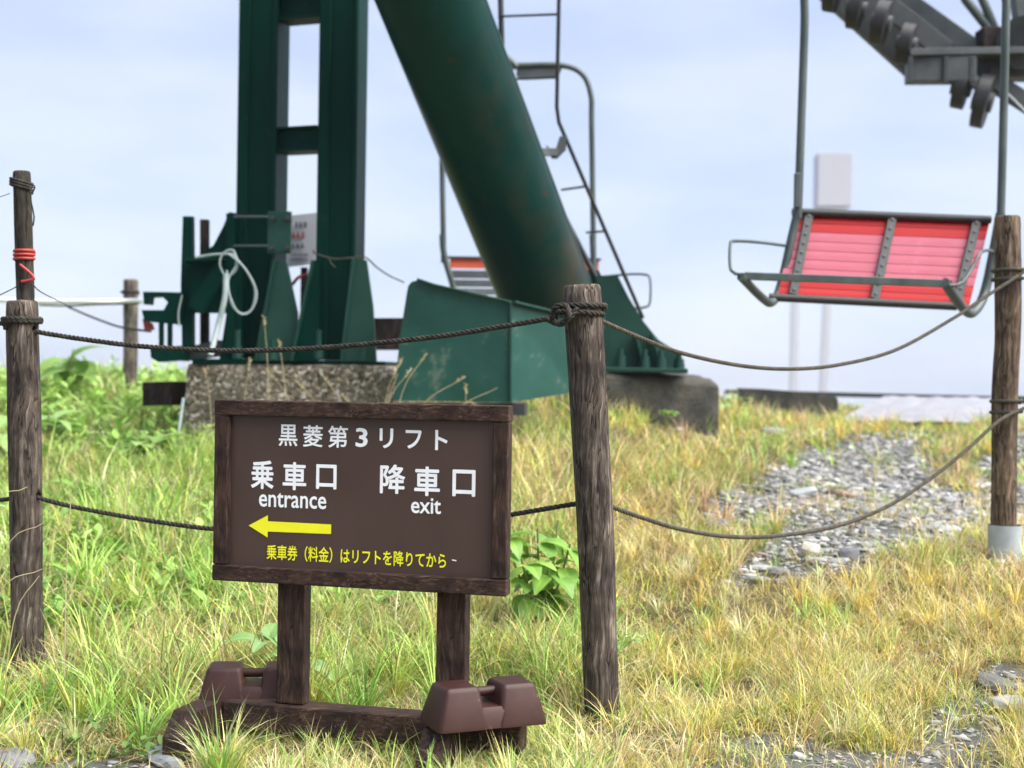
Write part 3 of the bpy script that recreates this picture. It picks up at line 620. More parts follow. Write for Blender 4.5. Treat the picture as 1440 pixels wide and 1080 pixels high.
# ------------------------------------------------------------------ sheave train, top right
d = 11.0
shv = empty('sheave_train', P(1300, 60, d), 'dark grey train of cable wheels and beams under the lift line, top right', 'sheave assembly')
m = MB(); m.bar(P(1120, -95, d + .5), P(1405, 112, d), .22, .26); m.build('main_beam', MSTEEL2, shv)
m = MB(); m.bar(P(1120, -70, d + .15), P(1300, 92, d + .05), .12, .30); m.build('walking_beam', MGREYM, shv)
m = MB(); m.bar(P(1240, 2, d - .16), P(1330, 72, d - .18), .03, .16); m.bar(P(1330, 66, d - .15), P(1340, 92, d - .18), .05, .05, up=(0, 1, 0)); m.build('beam_rib', MGREYM, shv)
for (x, y, rr_, tilt) in ((1172, -12, .13, .5), (1205, 12, .13, .5), (1240, 32, .14, .5), (1275, 62, .13, .5), (1352, 124, .13, .45), (1382, 142, .17, .45)):
    c = P(x, y, d - .2); axd = Vector((.9, -.35, -.25)).normalized()
    m = MB(); m.cyl(c - axd * .045, c + axd * .045, rr_ * 1.2, 36); o = m.build('sheave', MBLACK, shv)
    m = MB(); m.cyl(c - axd * .075, c + axd * .075, rr_ * .45, 20); m.build('hub', MSTEEL2, o)
m = MB(); m.box(P(1322, 99, d - .25), (.50, .16, .19), R(-6), .006); m.build('balance_box', MSTEEL2, shv)
for x in (1280, 1330, 1366):
    m = MB(); m.box(P(x, 98, d - .345), (.035, .03, .20), R(-6), .004); m.build('box_rib', MGREYM, shv)
m = MB(); m.bar(P(1275, 77, d - .26), P(1440, 74, d - .26), .2, .05); m.build('flange_plate', MSTEEL2, shv)
m = MB(); m.box(P(1400, 60, d - .1), (.26, .2, .2), 0, .006); m.build('pivot_box', MDKWOOD, shv)
m = MB(); m.box(P(1430, 88, d), (.5, .22, .26), 0, .006); m.build('cross_head', MSTEEL2, shv)
m = MB(); m.bar(P(1385, 108, d - .1), P(1480, 168, d - .1), .12, .12); m.build('lower_arm', MGREYM, shv)
for (xa, xb) in ((1352, 1396), (1376, 1402)):
    m = MB(); m.tube([P(xa - 16, -60, d), P(xa + 6, 0, d), P(xb, 48, d)], .035, 12); m.build('strut', MPIPE, shv)
m = MB(); m.bar(P(1436, -20, d - .1), P(1448, 80, d - .1), .16, .12, up=(0, 1, 0)); m.build('strut', MSTEEL2, shv)
m = MB(); m.cyl(P(1440, 60, d - .3), P(1440, 60, d + .1), .2, 24); m.build('sheave', MGREYM, shv)
m = MB(); m.bar(P(1335, 92, d - .3), P(1390, 128, d - .3), .04, .09); m.build('balance_arm', MSTEEL2, shv)
m = MB(); m.tube([P(1415, 130, d - .2), P(1500, 215, d - .3)], .008, 6); m.build('stay_wire', MGALV, shv)

# far white tower in thin mist, part of its fade painted
far = empty('mast', P(1140, 552, 250), 'tall white mast with a box on top, faded by mist and haze-toned paint behind the red chair', 'mast')
m = MB(); m.box(P(1171, 255, 250), (5.9, 5.0, 9.3), -.06, .05); m.build('box_head', MFAR2, far)
for px in (1118, 1154):
    m = MB(); a = P(px, 400, 250); m.bar(Vector((a.x, a.y, -34)), P(px + (2 if px < 1130 else 14), 300, 250), 1.2, 1.2, up=(0, 1, 0)); m.build('leg', MFAR2, far)

# ------------------------------------------------------------------ fence posts
def post(name, top, bot, d, r0, r1, mat, label, group='rope fence posts', hole=None, ext=.25, cat='fence post', seed=0, bd=None):
    A = P(*bot, bd or d); B = P(*top, d); axv = (A - B).normalized(); A = A + axv * ext
    n, mrings = 44, 90; L = (A - B).length; x = Vector((1, 0, 0)); x = (x - axv * x.dot(axv)).normalized(); y = axv.cross(x)
    sd = seed * 17
    ang = np.arange(n) * 2 * math.pi / n
    kn = [(random.uniform(0, 6.28), random.uniform(.1, .9), random.uniform(.5, 1)) for _ in range(6)]
    vs = []
    for i in range(mrings + 1):
        t = i / mrings; c = B.lerp(A, t); r = r0 + (r1 - r0) * t
        r = r * (1 + .03 * (vnoise(np.array([t * 6 + sd]), np.array([0.]), 1, 1)[0] - .5))
        wob = Vector((.011 * (vnoise(np.array([t * 4 + sd]), np.array([3.]), 1, 2)[0] - .5), 0, 0))
        if i == 0: r *= .90
        if i == 1: r *= .97; c = B + axv * .008
        for k in range(n):
            a = ang[k]
            g = vnoise(np.array([k * .9 + sd]), np.array([t * 7.0]), 1.0, 31)[0]; g2 = vnoise(np.array([k * .45 + sd]), np.array([t * 3.0 + 5]), 1.0, 37)[0]
            gr = -.0035 * max(0, g - .55) / .45 - .008 * max(0, g2 - .80) / .2 + .004 * (vnoise(np.array([math.cos(a) * 2 + sd]), np.array([math.sin(a) * 2 + t * 8]), 1., 41)[0] - .5)
            for (ka, kt, ks) in kn:
                da = (a - ka + math.pi) % (2 * math.pi) - math.pi; q_ = (da * r / .018) ** 2 + ((t - kt) * L / .022) ** 2
                gr += .005 * ks * math.exp(-q_) - .006 * ks * math.exp(-q_ * 6)
            vs.append(c + wob + (x * math.cos(a) + y * math.sin(a)) * (r + gr))
    fs = [(i * n + k, i * n + (k + 1) % n, (i + 1) * n + (k + 1) % n, (i + 1) * n + k) for i in range(mrings) for k in range(n)]
    m = MB(); m.add(vs, fs, True)
    # uneven top
    m.add([v + Vector((0, 0, .0)) for v in vs[:n]] + [B - axv * .004 + Vector((random.uniform(-.003, .003), 0, 0))], [(k, (k + 1) % n, n) for k in range(n)])
    m.add(vs[-n:], [tuple(range(n))])
    o = m.build(name, mat, None, label, cat, group)
    import bmesh
    bm = bmesh.new(); bm.from_mesh(o.data); bmesh.ops.remove_doubles(bm, verts=bm.verts, dist=.0002); bmesh.ops.recalc_face_normals(bm, faces=bm.faces); bm.to_mesh(o.data); bm.free()
    if hole:
        for (hx, hy) in hole:
            c = P(hx, hy, d); cm = MB(); dv = Vector((.75, -.66, 0)).normalized(); cm.cyl(c - dv * .0 - Vector((0, .0, 0)) - dv * .07, c + dv * .12, .0155, 18); cu = cm.build('cutter', None)
            md = o.modifiers.new('hole', 'BOOLEAN'); md.operation = 'DIFFERENCE'; md.object = cu; md.solver = 'EXACT'
            dg = bpy.context.evaluated_depsgraph_get(); me = bpy.data.meshes.new_from_object(o.evaluated_get(dg)); o.modifiers.clear(); o.data = me
            bpy.data.objects.remove(cu, do_unlink=True)
    return o
post('fence_post', (818, 401), (848, 1030), 4.3, .059, .053, MPOST, 'weathered round wooden post just right of the brown sign', seed=1)
post('fence_post', (31, 423), (42, 975), 4.9, .055, .056, MPOST, 'dark round wooden post with drilled rope holes at the left edge', hole=[(44, 463), (50, 697)], seed=2)
post('fence_post', (1418, 304), (1412, 770), 6.0, .055, .053, MPOST2, 'brown wooden post with a grey metal sleeve at its foot, at the right edge', seed=3)
post('fence_post', (183, 393), (183, 545), 11.0, .056, .056, MGREYW, 'short pale wooden post far behind on the left skyline', seed=4)
post('tall_stake', (28, 241), (45, 760), 5.06, .031, .033, MSTAKE, 'slim dark stake wrapped with wire and red tape behind the left post', None, cat='stake', seed=5)
a = P(1413, 738, 6.0); b = P(1413, 800, 6.0)
m = MB(); m.tube([Vector((a.x, a.y, a.z)), Vector((b.x, b.y, b.z - .15))], .069, 32, cap=False); m.tube([Vector((a.x, a.y, a.z)), Vector((a.x, a.y, a.z - .012)), Vector((b.x, b.y, b.z - .15))], .0665, 32, cap=False)
m.build('post_sleeve', MGALV, None, 'grey galvanised metal sleeve round the foot of the right edge post', 'metal sleeve')

# ------------------------------------------------------------------ ropes
def loop(c, r, turns=1.0, rise=.0, start=0, n=24, tilt=0):
    return [Vector((c.x + r * math.cos(start + 2 * math.pi * turns * i / n), c.y + r * math.sin(start + 2 * math.pi * turns * i / n), c.z + rise * i / n + tilt * math.cos(start + 2 * math.pi * turns * i / n))) for i in range(n + 1)]
def rope(label, pts, r, mat, loops=(), pitch=.05, group='ropes of the fence'):
    m = MB(); rope_mb(m, pts, r, pitch); o = m.build('rope', mat, None, label, 'rope', group)
    for lp in loops: m = MB(); rope_mb(m, lp, r, pitch); m.build('rope_loop', mat, o)
    return o
def lerpd(pts, d0, d1):
    x0, x1 = pts[0][0], pts[-1][0]; return [P(x, y, d0 + (d1 - d0) * (x - x0) / (x1 - x0)) for x, y in pts]
cm_ = P(819, 433, 4.3); cl_ = P(31, 450, 4.9); cr1 = P(1417, 385, 6.0); cr2 = P(1415, 570, 6.0)
rope('upper rope sagging from the left post to the post beside the sign', lerpd([(48, 466), (110, 476), (200, 487), (320, 493), (450, 489), (600, 475), (700, 460), (783, 446)], 4.88, 4.32), .0088, MROPE,
     [loop(cm_, .068, 1.15, .008, -.3), loop(cm_ + Vector((-.01, 0, -.012)), .071, 1.0, -.01, 2.0), [P(775, 452, 4.26), P(781, 432, 4.22), P(796, 430, 4.22), P(800, 444, 4.2), P(790, 456, 4.22), P(776, 450, 4.26)], [P(768, 448, 4.3), P(785, 455, 4.24), P(800, 448, 4.22), P(812, 433, 4.225)]])
rope('lower rope running from the left post behind the brown sign to the next post', lerpd([(50, 699), (100, 712), (180, 727), (250, 738), (303, 744), (420, 752), (560, 748), (716, 724), (770, 715), (812, 708)], 4.88, 4.36), .0082, MROPE)
rope('upper rope hanging from the post beside the sign to the right edge post', lerpd([(842, 450), (900, 475), (960, 497), (1040, 514), (1110, 519), (1180, 513), (1260, 492), (1340, 448), (1385, 418), (1432, 388)], 4.36, 5.93), .0075, MROPE2,
     [loop(cr1 + Vector((0, 0, .008)), .061, 1, .01, 0), loop(cr1 + Vector((0, 0, -.03)), .061, 1, .012, .4), [P(1432, 388, 5.93), P(1445, 380, 5.95), P(1480, 370, 6.1)]], pitch=.045)
rope('lower rope hanging in a deep curve over the gravel to the right edge', lerpd([(858, 712), (900, 727), (960, 745), (1030, 755), (1100, 753), (1180, 739), (1250, 711), (1310, 672), (1360, 632), (1405, 592), (1440, 574)], 4.36, 5.93), .0078, MROPE2,
     [loop(cr2 + Vector((0, 0, .012)), .061, 1, .01, 0), loop(cr2 + Vector((0, 0, -.035)), .061, 1, .012, .4), [P(1440, 574, 5.93), P(1450, 572, 6.0), P(1490, 566, 6.2)]], pitch=.045)
rope('end of rope tied round the top of the left post and leading out left', [P(-60, 462, 4.95), P(0, 455, 4.88), P(8, 462, 4.86), P(8, 452, 4.86)], .0085, MROPE, [loop(cl_, .063, 1.0, .004, .2), loop(cl_ + Vector((0, 0, -.008)), .062, 1, .004, 1.4)])
rope('short lower rope leading out of the picture left of the left post', [P(-60, 708, 4.95), P(0, 703, 4.9), P(28, 700, 4.9)], .0082, MROPE)
# wire and red tape on the tall stake
m = MB(); c = P(30, 262, 5.06)
for k in range(3): m.tube(loop(c + Vector((0, 0, .012 * (k - 1))), .037, 1.0, .012, k, tilt=-.012), .0055, 6)
m.tube(spline([P(42, 262, 5.03), P(44, 285, 5.02), P(48, 305, 5.02), P(46, 318, 5.02)], .02), .003, 5); m.tube(spline([P(40, 258, 5.02), P(49, 262, 5.0), P(46, 270, 5.0)], .01), .003, 5)
m.tube(spline([P(-20, 284, 5.1), P(14, 272, 5.08)], .03), .0015, 4)
m.build('wire_winding', MROPE, None, 'dark wire wound round the top of the slim stake', 'wire')
m = MB(); c = P(34, 360, 5.06)
for k in range(3): m.tube(loop(c + Vector((0, 0, .013 * (1 - k))), .0335, 1.0, .006, k), .0062, 6)
m.tube(spline([P(28, 372, 5.02), P(40, 382, 5.02), P(48, 392, 5.02), P(30, 396, 5.02)], .02), .006, 5)
m.build('tape', MREDTAPE, None, 'red tape wrapped round the slim stake on the left', 'tape')
m = MB(); m.tube(spline([P(-20, 424, 5.2), P(20, 405, 5.1), P(36, 394, 5.03), P(48, 402, 5.03), P(60, 412, 5.2), P(100, 432, 7)], .03), .002, 4); m.build('thin_wire', MROPE, None, 'very thin wire crossing the slim stake just under the red tape', 'wire')
# white hose line and drooping wire to the far post
m = MB(); m.tube(spline([P(-30, 421, 11), P(60, 424, 10.9), P(130, 424, 10.8), P(188, 423, 10.85), P(203, 424, 9.5)], .05), .018, 8); m.build('white_pipe', MFAR, None, 'white horizontal pipe from the left edge to the pale far post', 'pipe')
m = MB(); m.tube(spline([P(55, 429, 10.2), P(95, 430, 10.2), P(140, 428, 10.3), P(195, 427, 10.5)], .05), .007, 5)
m.tube(spline([P(95, 431, 10.2), P(130, 446, 10.0), P(170, 460, 9.8), P(212, 466, 8.9)], .05), .008, 5); dw = m.build('drooping_wire', MROPE, None, 'thin dark wire drooping under the white pipe to the green clamp', 'wire'); m = MB(); m.tube(loop(P(183, 412, 11), .062, 1, .01), .012, 6); m.build('tie', MROPE, dw)
m = MB(); m.prism([P(200, 448, 8.75), P(214, 455, 8.75), P(217, 464, 8.75), P(203, 464, 8.75)], (0, .02, 0)); m.build('red_flag', MREDTAPE, None, 'small red cloth scrap under the green clamp on the left', 'cloth')

# ------------------------------------------------------------------ right background: low dark wall, pale sheet, dark edge
m = MB(); m.prism([P(1046, 546, 13.2), P(1075, 547, 13.2), P(1100, 549, 13.2), P(1160, 553, 13.2), P(1178, 560, 13.2), P(1180, 590, 13.2), P(1046, 590, 13.2)], (0, .4, 0)); m.build('low_wall', MCONC2, None, 'low dark concrete wall on the skyline right of the footing', 'wall')
m = MB(); m.bar(P(1020, 551, 15.2), P(1560, 564, 15.2), .1, .05); m.build('edge_beam', MGREYM, None, 'long thin dark edge beam along the skyline behind the pale sheet', 'beam')
# pale sheet with folds
gx = 40; gy = 12; c00, c10, c11, c01 = P(1186, 586, 11.7), P(1470, 590, 11.9), P(1470, 560, 14.2), P(1243, 557, 14.2)
vs = []
for j in range(gy + 1):
    for i in range(gx + 1):
        u, v = i / gx, j / gy; p = c00.lerp(c10, u).lerp(c01.lerp(c11, u), v)
        p = p + Vector((0, 0, .018 * (vnoise(np.array([u * 18]), np.array([v * 5]), 1, 77)[0] - .5) - (.03 if v == 0 else 0))); vs.append(p)
fs = [(j * (gx + 1) + i, j * (gx + 1) + i + 1, (j + 1) * (gx + 1) + i + 1, (j + 1) * (gx + 1) + i) for j in range(gy) for i in range(gx)]
m = MB(); m.add(vs, fs, True); m.add([v - Vector((0, 0, .12)) for v in vs], fs, True); o = m.build('ground_sheet', MPALE, None, 'pale weathered sheet spread on the ground before the skyline at right', 'sheet')
m = MB(); m.box(P(1436, 562, 9), (.08, .1, .05), 0, .01); m.build('green_box', MGL, None, 'tiny green block peeking out right of the right edge post', 'block')

# ------------------------------------------------------------------ sign
SL, SRt = P(303, 690, 3.99), P(716, 705, 3.77)
sv = (SRt - SL); sv.z = 0; BW = sv.length; sx_ = sv.normalized(); sy_ = Vector((-sx_.y, sx_.x, 0)); sz_ = Vector((0, 0, 1))
zt = (P(307, 562, 3.99).z + P(717, 570, 3.77).z) / 2; zb = (P(303, 815, 3.99).z + P(713, 838, 3.77).z) / 2; BH = zt - zb
O = Vector((SL.x, SL.y, zb))
sign = empty('notice_board', (O.x + sx_.x * BW / 2, O.y + sx_.y * BW / 2, 0), 'brown framed wooden sign board on two legs with white and yellow lettering', 'sign')
srot = math.atan2(sx_.y, sx_.x)
def S(u, y, z): return O + sx_ * u + sy_ * y + sz_ * z           # metres on the board: u right, y back, z up
def sbox(name, u0, u1, y0, y1, z0, z1, mat, b=.003, par=sign):
    m = MB(); m.box(S((u0 + u1) / 2, (y0 + y1) / 2, (z0 + z1) / 2), (u1 - u0, y1 - y0, z1 - z0), srot, b); return m.build(name, mat, par)
FW = .044; e = .0015
sbox('panel', FW * .6, BW - FW * .6, .006, .020, FW * .6, BH - FW * .6, MPANEL)
sbox('frame_rail', 0, BW, -.016, .028, BH - FW, BH, MSIGNWH); sbox('frame_rail', 0, BW, -.016, .028, 0, FW, MSIGNWH)
sbox('frame_rail', 0.001, FW, -.0145, .027, FW + e, BH - FW - e, MSIGNW); sbox('frame_rail', BW - FW, BW - .001, -.0145, .027, FW + e, BH - FW - e, MSIGNW)
uL = (390 - 303) / 413 * BW; uR = (616 - 303) / 413 * BW; LW = 40 / 413 * BW
zfoot = -zb   # ground level relative to the board bottom
for u0 in (uL, uR): sbox('leg', u0, u0 + LW, .029, .075, zfoot + .098, BH * .6, MSIGNW)
for u0 in (uL, uR):   # lower, thicker part of each leg in front face of beam
    pass
beam = sbox('base_beam', uL - .155, uR + LW + .16, .012, .092, zfoot + .016, zfoot + .096, MSIGNWH, .004)
for u0 in (uL - .23, uR + .02):
    # foot across the beam with sloping front and back ends
    ft_ = .112 if u0 > .3 else .106
    prof = [(-.19, -.03), (-.19, .045), (-.13, ft_), (.010, ft_), (.011, .074), (.36, .074), (.44, .03), (.44, -.03)]
    m = MB(); m.prism([S(u0, y, zfoot + z - .01) for y, z in prof], sx_ * .07); m.build('foot', MSIGNW, sign)
def uv(x, y):
    yt = 562 + .0196 * (x - 307); yb = 815 + .056 * (x - 303)
    return (x - 303.5) / 411.5 * BW, (1 - (y - yt) / (yb - yt)) * BH
def text(s, x, y, hpx, mat, wpx=None, bold=.02, name='lettering', hx=None):
    """one string centred on picture x, y; hpx is the height of its inked area; thickened by stacked shifted layers 0.1 mm apart"""
    cu = bpy.data.curves.new(name, 'FONT'); cu.body = s; cu.size = 1; cu.extrude = .0; cu.resolution_u = 3; cu.fill_mode = 'FRONT'
    to = bpy.data.objects.new(name, cu); COL.objects.link(to); dg = bpy.context.evaluated_depsgraph_get()
    me = bpy.data.meshes.new_from_object(to.evaluated_get(dg)); bpy.data.objects.remove(to, do_unlink=True)
    V = np.array([tuple(v.co) for v in me.vertices]); x0, x1, y0, y1 = V[:, 0].min() - bold, V[:, 0].max() + bold, V[:, 1].min() - bold, V[:, 1].max() + bold
    u, z = uv(x, y); hs = hpx / 260 * BH / (y1 - y0); ws = hs if wpx is None else wpx / 411.5 * BW / (x1 - x0)
    F = [tuple(p.vertices) for p in me.polygons]; m = MB()
    sh = [(0, 0)] + ([(bold * math.cos(a), bold * math.sin(a)) for a in np.arange(8) * math.pi / 4] if bold else [])
    for i, (dx, dy) in enumerate(sh):
        m.add([S(u + (v[0] + dx - (x0 + x1) / 2) * ws, .0052 - .0001 * i, z + (v[1] + dy - (y0 + y1) / 2) * hs) for v in V], F)
    o = m.build(name, mat, sign); bpy.data.meshes.remove(me); return o
for ch, x, y, h, wd in (('黒', 407.5, 612.5, 31, 27), ('菱', 443, 613.5, 31, 28), ('第', 478.5, 614.5, 31, 28), ('3', 512, 615.5, 27, 17), ('リ', 546.5, 616.5, 28, 19), ('フ', 584, 618, 26, 22), ('ト', 622, 619, 28, 17)):
    text(ch, x, y, h, MWHITE, wd, .014 if ch in '黒菱第' else .021)
for ch, x, y, h, wd in (('乗', 371, 668, 41, 33), ('車', 417.5, 670, 40, 34), ('口', 463, 671, 35, 29), ('降', 556, 674, 41, 35), ('車', 603.5, 677, 41, 35), ('口', 653.5, 679.5, 37, 31)):
    text(ch, x, y, h, MWHITE, wd, .021)
text('entrance', 415, 704.5, 21, MWHITE, 97, .014); text('exit', 602.5, 711.5, 22, MWHITE, 41, .014)
text('乗車券（料金）はリフトを降りてから', 505, 783, 22, MYEL, 252, .016)
ar = [(352, 739.5), (380, 725), (380, 733.5), (471, 738), (471, 751.5), (380, 748), (380, 756.5)]
vs = [S(uv(x, y)[0], .0045, uv(x, y)[1]) for x, y in ar]; m = MB(); m.add(vs, [(0, 1, 2, 5, 6), (2, 3, 4, 5)]); m.build('arrow', MYEL, sign)
m = MB(); m.add([S(uv(x, y)[0], .0045, uv(x, y)[1]) for x, y in ((639, 787), (645, 788), (645, 789.5), (639, 788.5))], [(0, 1, 2, 3)]); m.build('scratch', MWHITE, sign)

# ------------------------------------------------------------------ brown saddle weights on the feet
def weight(c, yaw, label):
    """two blocks that narrow upward, joined low by a saddle, with a carrying bar between them"""
    root = empty('sign_weight', c, label, 'weight', 'weights holding the sign down')
    M = Matrix.Translation(c) @ Matrix.Rotation(yaw, 4, 'Z') @ Matrix.Diagonal((.88, .9, .84, 1))
    def slab(levels):
        # levels: list of (z, x0, x1, y0, y1); rounded rectangle rings lofted
        m = MB(); ring = []
        for (z, x0, x1, y0, y1, r) in levels:
            cs = []
            for (cx_, cy_, a0) in ((x1 - r, y1 - r, 0), (x0 + r, y1 - r, 90), (x0 + r, y0 + r, 180), (x1 - r, y0 + r, 270)):
                for k in range(5):
                    a = R(a0 + k * 22.5); cs.append(M @ Vector((cx_ + r * math.cos(a), cy_ + r * math.sin(a), z)))
            ring.append(cs)
        n = len(ring[0]); vs = [p for q in ring for p in q]
        fs = [(i * n + k, i * n + (k + 1) % n, (i + 1) * n + (k + 1) % n, (i + 1) * n + k) for i in range(len(ring) - 1) for k in range(n)]
        m.add(vs, fs, True); m.add(ring[-1], [tuple(range(n))]); m.add(ring[0], [tuple(range(n))]); return m
    hw = .088
    for s in (-1, 1):
        xo, xi_b, xi_t, xo_t = s * .172, s * .018, s * .034, s * .148
        def lv(z, a, b, k, r): return (z, min(a, b), max(a, b), -k, k, r)
        m = slab([lv(0, xo, xi_b, hw, .012), lv(.012, xo, xi_b, hw, .014), lv(.112, xo_t, xi_t, hw * .72, .016), lv(.122, xo_t - s * .004, xi_t + s * .004, hw * .68, .014), lv(.126, xo_t - s * .012, xi_t + s * .01, hw * .6, .01)])
        m.build('block', MWEIGHT, root)
    m = slab([(.001, -.06, .06, -.085, .085, .01), (.05, -.06, .06, -.078, .078, .01), (.064, -.066, .066, -.070, .070, .008)]); m.build('saddle', MWEIGHT, root)
    m = MB(); m.tube([M @ Vector((-.075, 0, .098)), M @ Vector((.075, 0, .098))], .013, 14); m.build('handle', MWEIGHT, root)
    return root
zf = .096
c = P(356, 1000, 4.10); weight(Vector((c.x, 4.10, .073)), R(6), 'brown cast weight with carrying handle behind the left leg of the sign')
c = P(679, 1016, 3.74); weight(Vector((c.x, 3.74, .110)), R(24), 'brown cast weight with carrying handle at the right leg of the sign')

# ------------------------------------------------------------------ vegetation
def blades(n_, base, h, wd, lean, curl, az, col, tipcol, segs=4, prof='blade', twist=None, fold=0.0):
    """vectorised strips: base (n,3); returns V, quads, tris, col"""
    S_ = segs; t = np.linspace(0, 1, S_ + 1)[None, :]
    dirx, diry = np.cos(az)[:, None], np.sin(az)[:, None]
    ang = lean[:, None] + curl[:, None] * t          # angle from vertical along the blade
    ds = (h / S_)[:, None]; dx = np.sin(ang) * ds; dz = np.cos(ang) * ds
    hx = np.concatenate([np.zeros((n_, 1)), np.cumsum(dx[:, :-1], 1)], 1); hzz = np.concatenate([np.zeros((n_, 1)), np.cumsum(dz[:, :-1], 1)], 1)
    cxp = base[:, 0:1] + hx * dirx; cyp = base[:, 1:2] + hx * diry; czp = base[:, 2:3] + hzz
    tw = (twist if twist is not None else np.zeros(n_))[:, None]
    sxv = -np.sin(az[:, None] + tw); syv = np.cos(az[:, None] + tw)
    if prof == 'blade': wprof = (1 - t ** 1.6) * .5 * (.55 + .45 * np.minimum(t * 5, 1))
    else: wprof = np.sin(np.pi * np.clip(t * .96 + .04, 0, 1)) ** .7 * .5
    wv = wd[:, None] * wprof
    Lx = cxp - sxv * wv; Ly = cyp - syv * wv; Rx = cxp + sxv * wv; Ry = cyp + syv * wv
    ns_ = S_
    V = np.empty((n_, 2 * ns_ + 1, 3)); V[:, 0:2 * ns_:2, 0] = Lx[:, :ns_]; V[:, 0:2 * ns_:2, 1] = Ly[:, :ns_]; V[:, 0:2 * ns_:2, 2] = czp[:, :ns_]
    V[:, 1:2 * ns_:2, 0] = Rx[:, :ns_]; V[:, 1:2 * ns_:2, 1] = Ry[:, :ns_]; V[:, 1:2 * ns_:2, 2] = czp[:, :ns_]
    V[:, -1, 0] = cxp[:, -1]; V[:, -1, 1] = cyp[:, -1]; V[:, -1, 2] = czp[:, -1]
    C = np.empty((n_, 2 * ns_ + 1, 3)); tt = np.concatenate([np.repeat(np.arange(ns_) / ns_, 2), [1.0]])[None, :, None] ** 1.5
    C[:] = col[:, None, :] * (1 - tt) + tipcol[:, None, :] * tt
    k = 2 * ns_ + 1; b0 = (np.arange(n_) * k)[:, None]
    q = np.concatenate([b0 + np.array([[2 * i, 2 * i + 1, 2 * i + 3, 2 * i + 2]]) for i in range(ns_ - 1)], 0)
    tr = b0 + np.array([[2 * ns_ - 2, 2 * ns_ - 1, 2 * ns_]])
    return V.reshape(-1, 3), q, tr, C.reshape(-1, 3)
class Acc:
    def __init__(s): s.V = []; s.Q = []; s.T = []; s.C = []; s.n = 0
    def add(s, V, q, t, c): s.V.append(V); s.Q.append(q + s.n); s.T.append(t + s.n); s.C.append(c); s.n += len(V)
    def build(s, name, mat, label, cat): return fastmesh(name, np.concatenate(s.V), np.concatenate(s.Q), np.concatenate(s.T), mat, np.concatenate(s.C), 'stuff', label, cat)
def scatter(n_, ymin, ymax, marg=.35):
    """random ground points inside the view fan plus a margin"""
    y = np.sqrt(rng.uniform(ymin ** 2, ymax ** 2, n_)); hw = y * .36 + marg; x = rng.uniform(-1, 1, n_) * hw
    return x, y
GREEN = np.array([.22, .46, .06]); LIME = np.array([.43, .68, .12]); OLIVE = np.array([.40, .42, .06]); STRAW = np.array([.78, .65, .28]); TAN = np.array([.68, .48, .25]); GOLD = np.array([.76, .57, .11]); PINKT = np.array([.58, .36, .22]); PALE = np.array([.74, .72, .42]); DKG = np.array([.08, .17, .04])
PAL = np.stack([GREEN, LIME, OLIVE, STRAW, TAN, GOLD, PINKT, PALE, DKG])
#          green lime olive straw tan gold pink pale dkg
ZONES = [
 # (name, poly, height, width, weights, lean)
 ((-400, 1900, 0, 3000), .15, .0035, (2, 2, 4, 4, 2, 4, .5, 2, .5)),
]
def zone_params(px, py, x, y):
    n_ = len(px); Wt = np.tile(np.array([.8, 1.2, 3.4, 4.2, 2.6, 5.5, .9, 2.4, .2]), (n_, 1)); H = np.full(n_, .11); Wd = np.full(n_, .0029)
    def setz(mask, h, wd, wt): H[mask] = h; Wd[mask] = wd; Wt[mask] = np.array(wt, float)
    j = 60 * (vnoise(x, y, .5, 61) - .5); px = px + j * 2; py = py + j
    setz((py < 830) & (px > 830), .115, .0040, (1, 1.5, 3, 4, 4, 2, 2.5, 1.5, .5))
    setz((py < 700) & (px > 700), .14, .005, (1.5, 2, 4, 3.5, 3, 2.5, 1, 1, .5))
    setz((py < 660) & (px > 1000), .13, .005, (3, 2.5, 4.5, 3, 1.5, 2, .2, .6, .6))
    setz((py < 605) & (px > 1040), .07, .005, (3, 2.5, 4.5, 3, 1.5, 2, .2, .6, .6))
    setz((px < 860) & (px > 430) & (py > 830), .17, .0048, (3, 3.5, 3, 3.5, 2.5, 1.5, .8, 3, .8))
    setz((px < 860) & (px > 620) & (py < 850), .20, .0055, (2, 2.5, 3, 4, 3.5, 1.5, 1.5, 2, .8))
    setz((px <= 520) & (py <= 900), .17, .0070, (6, 6.5, 2.5, 1.2, .7, .8, 0, 1.5, 1.5))
    setz((px <= 520) & (py <= 900) & (py > 720), .19, .0072, (5, 8, 2.0, 1.2, .5, .6, 0, 2.2, .8))
    setz((px < 430) & (py > 880), .17, .0062, (2.5, 3, 2, 4, 3, 1.5, 1.5, 3.5, .8))
    setz((px < 800) & (px > 230) & (py > 985), .085, .0035, (4, 3, 3, 3, 2, 2, .6, 2, 1))
    setz((px < 240) & (py > 1000), .07, .0045, (4, 2, 2, 1.5, 2.5, 1, 1, 1, 2))
    return Wt, H, Wd
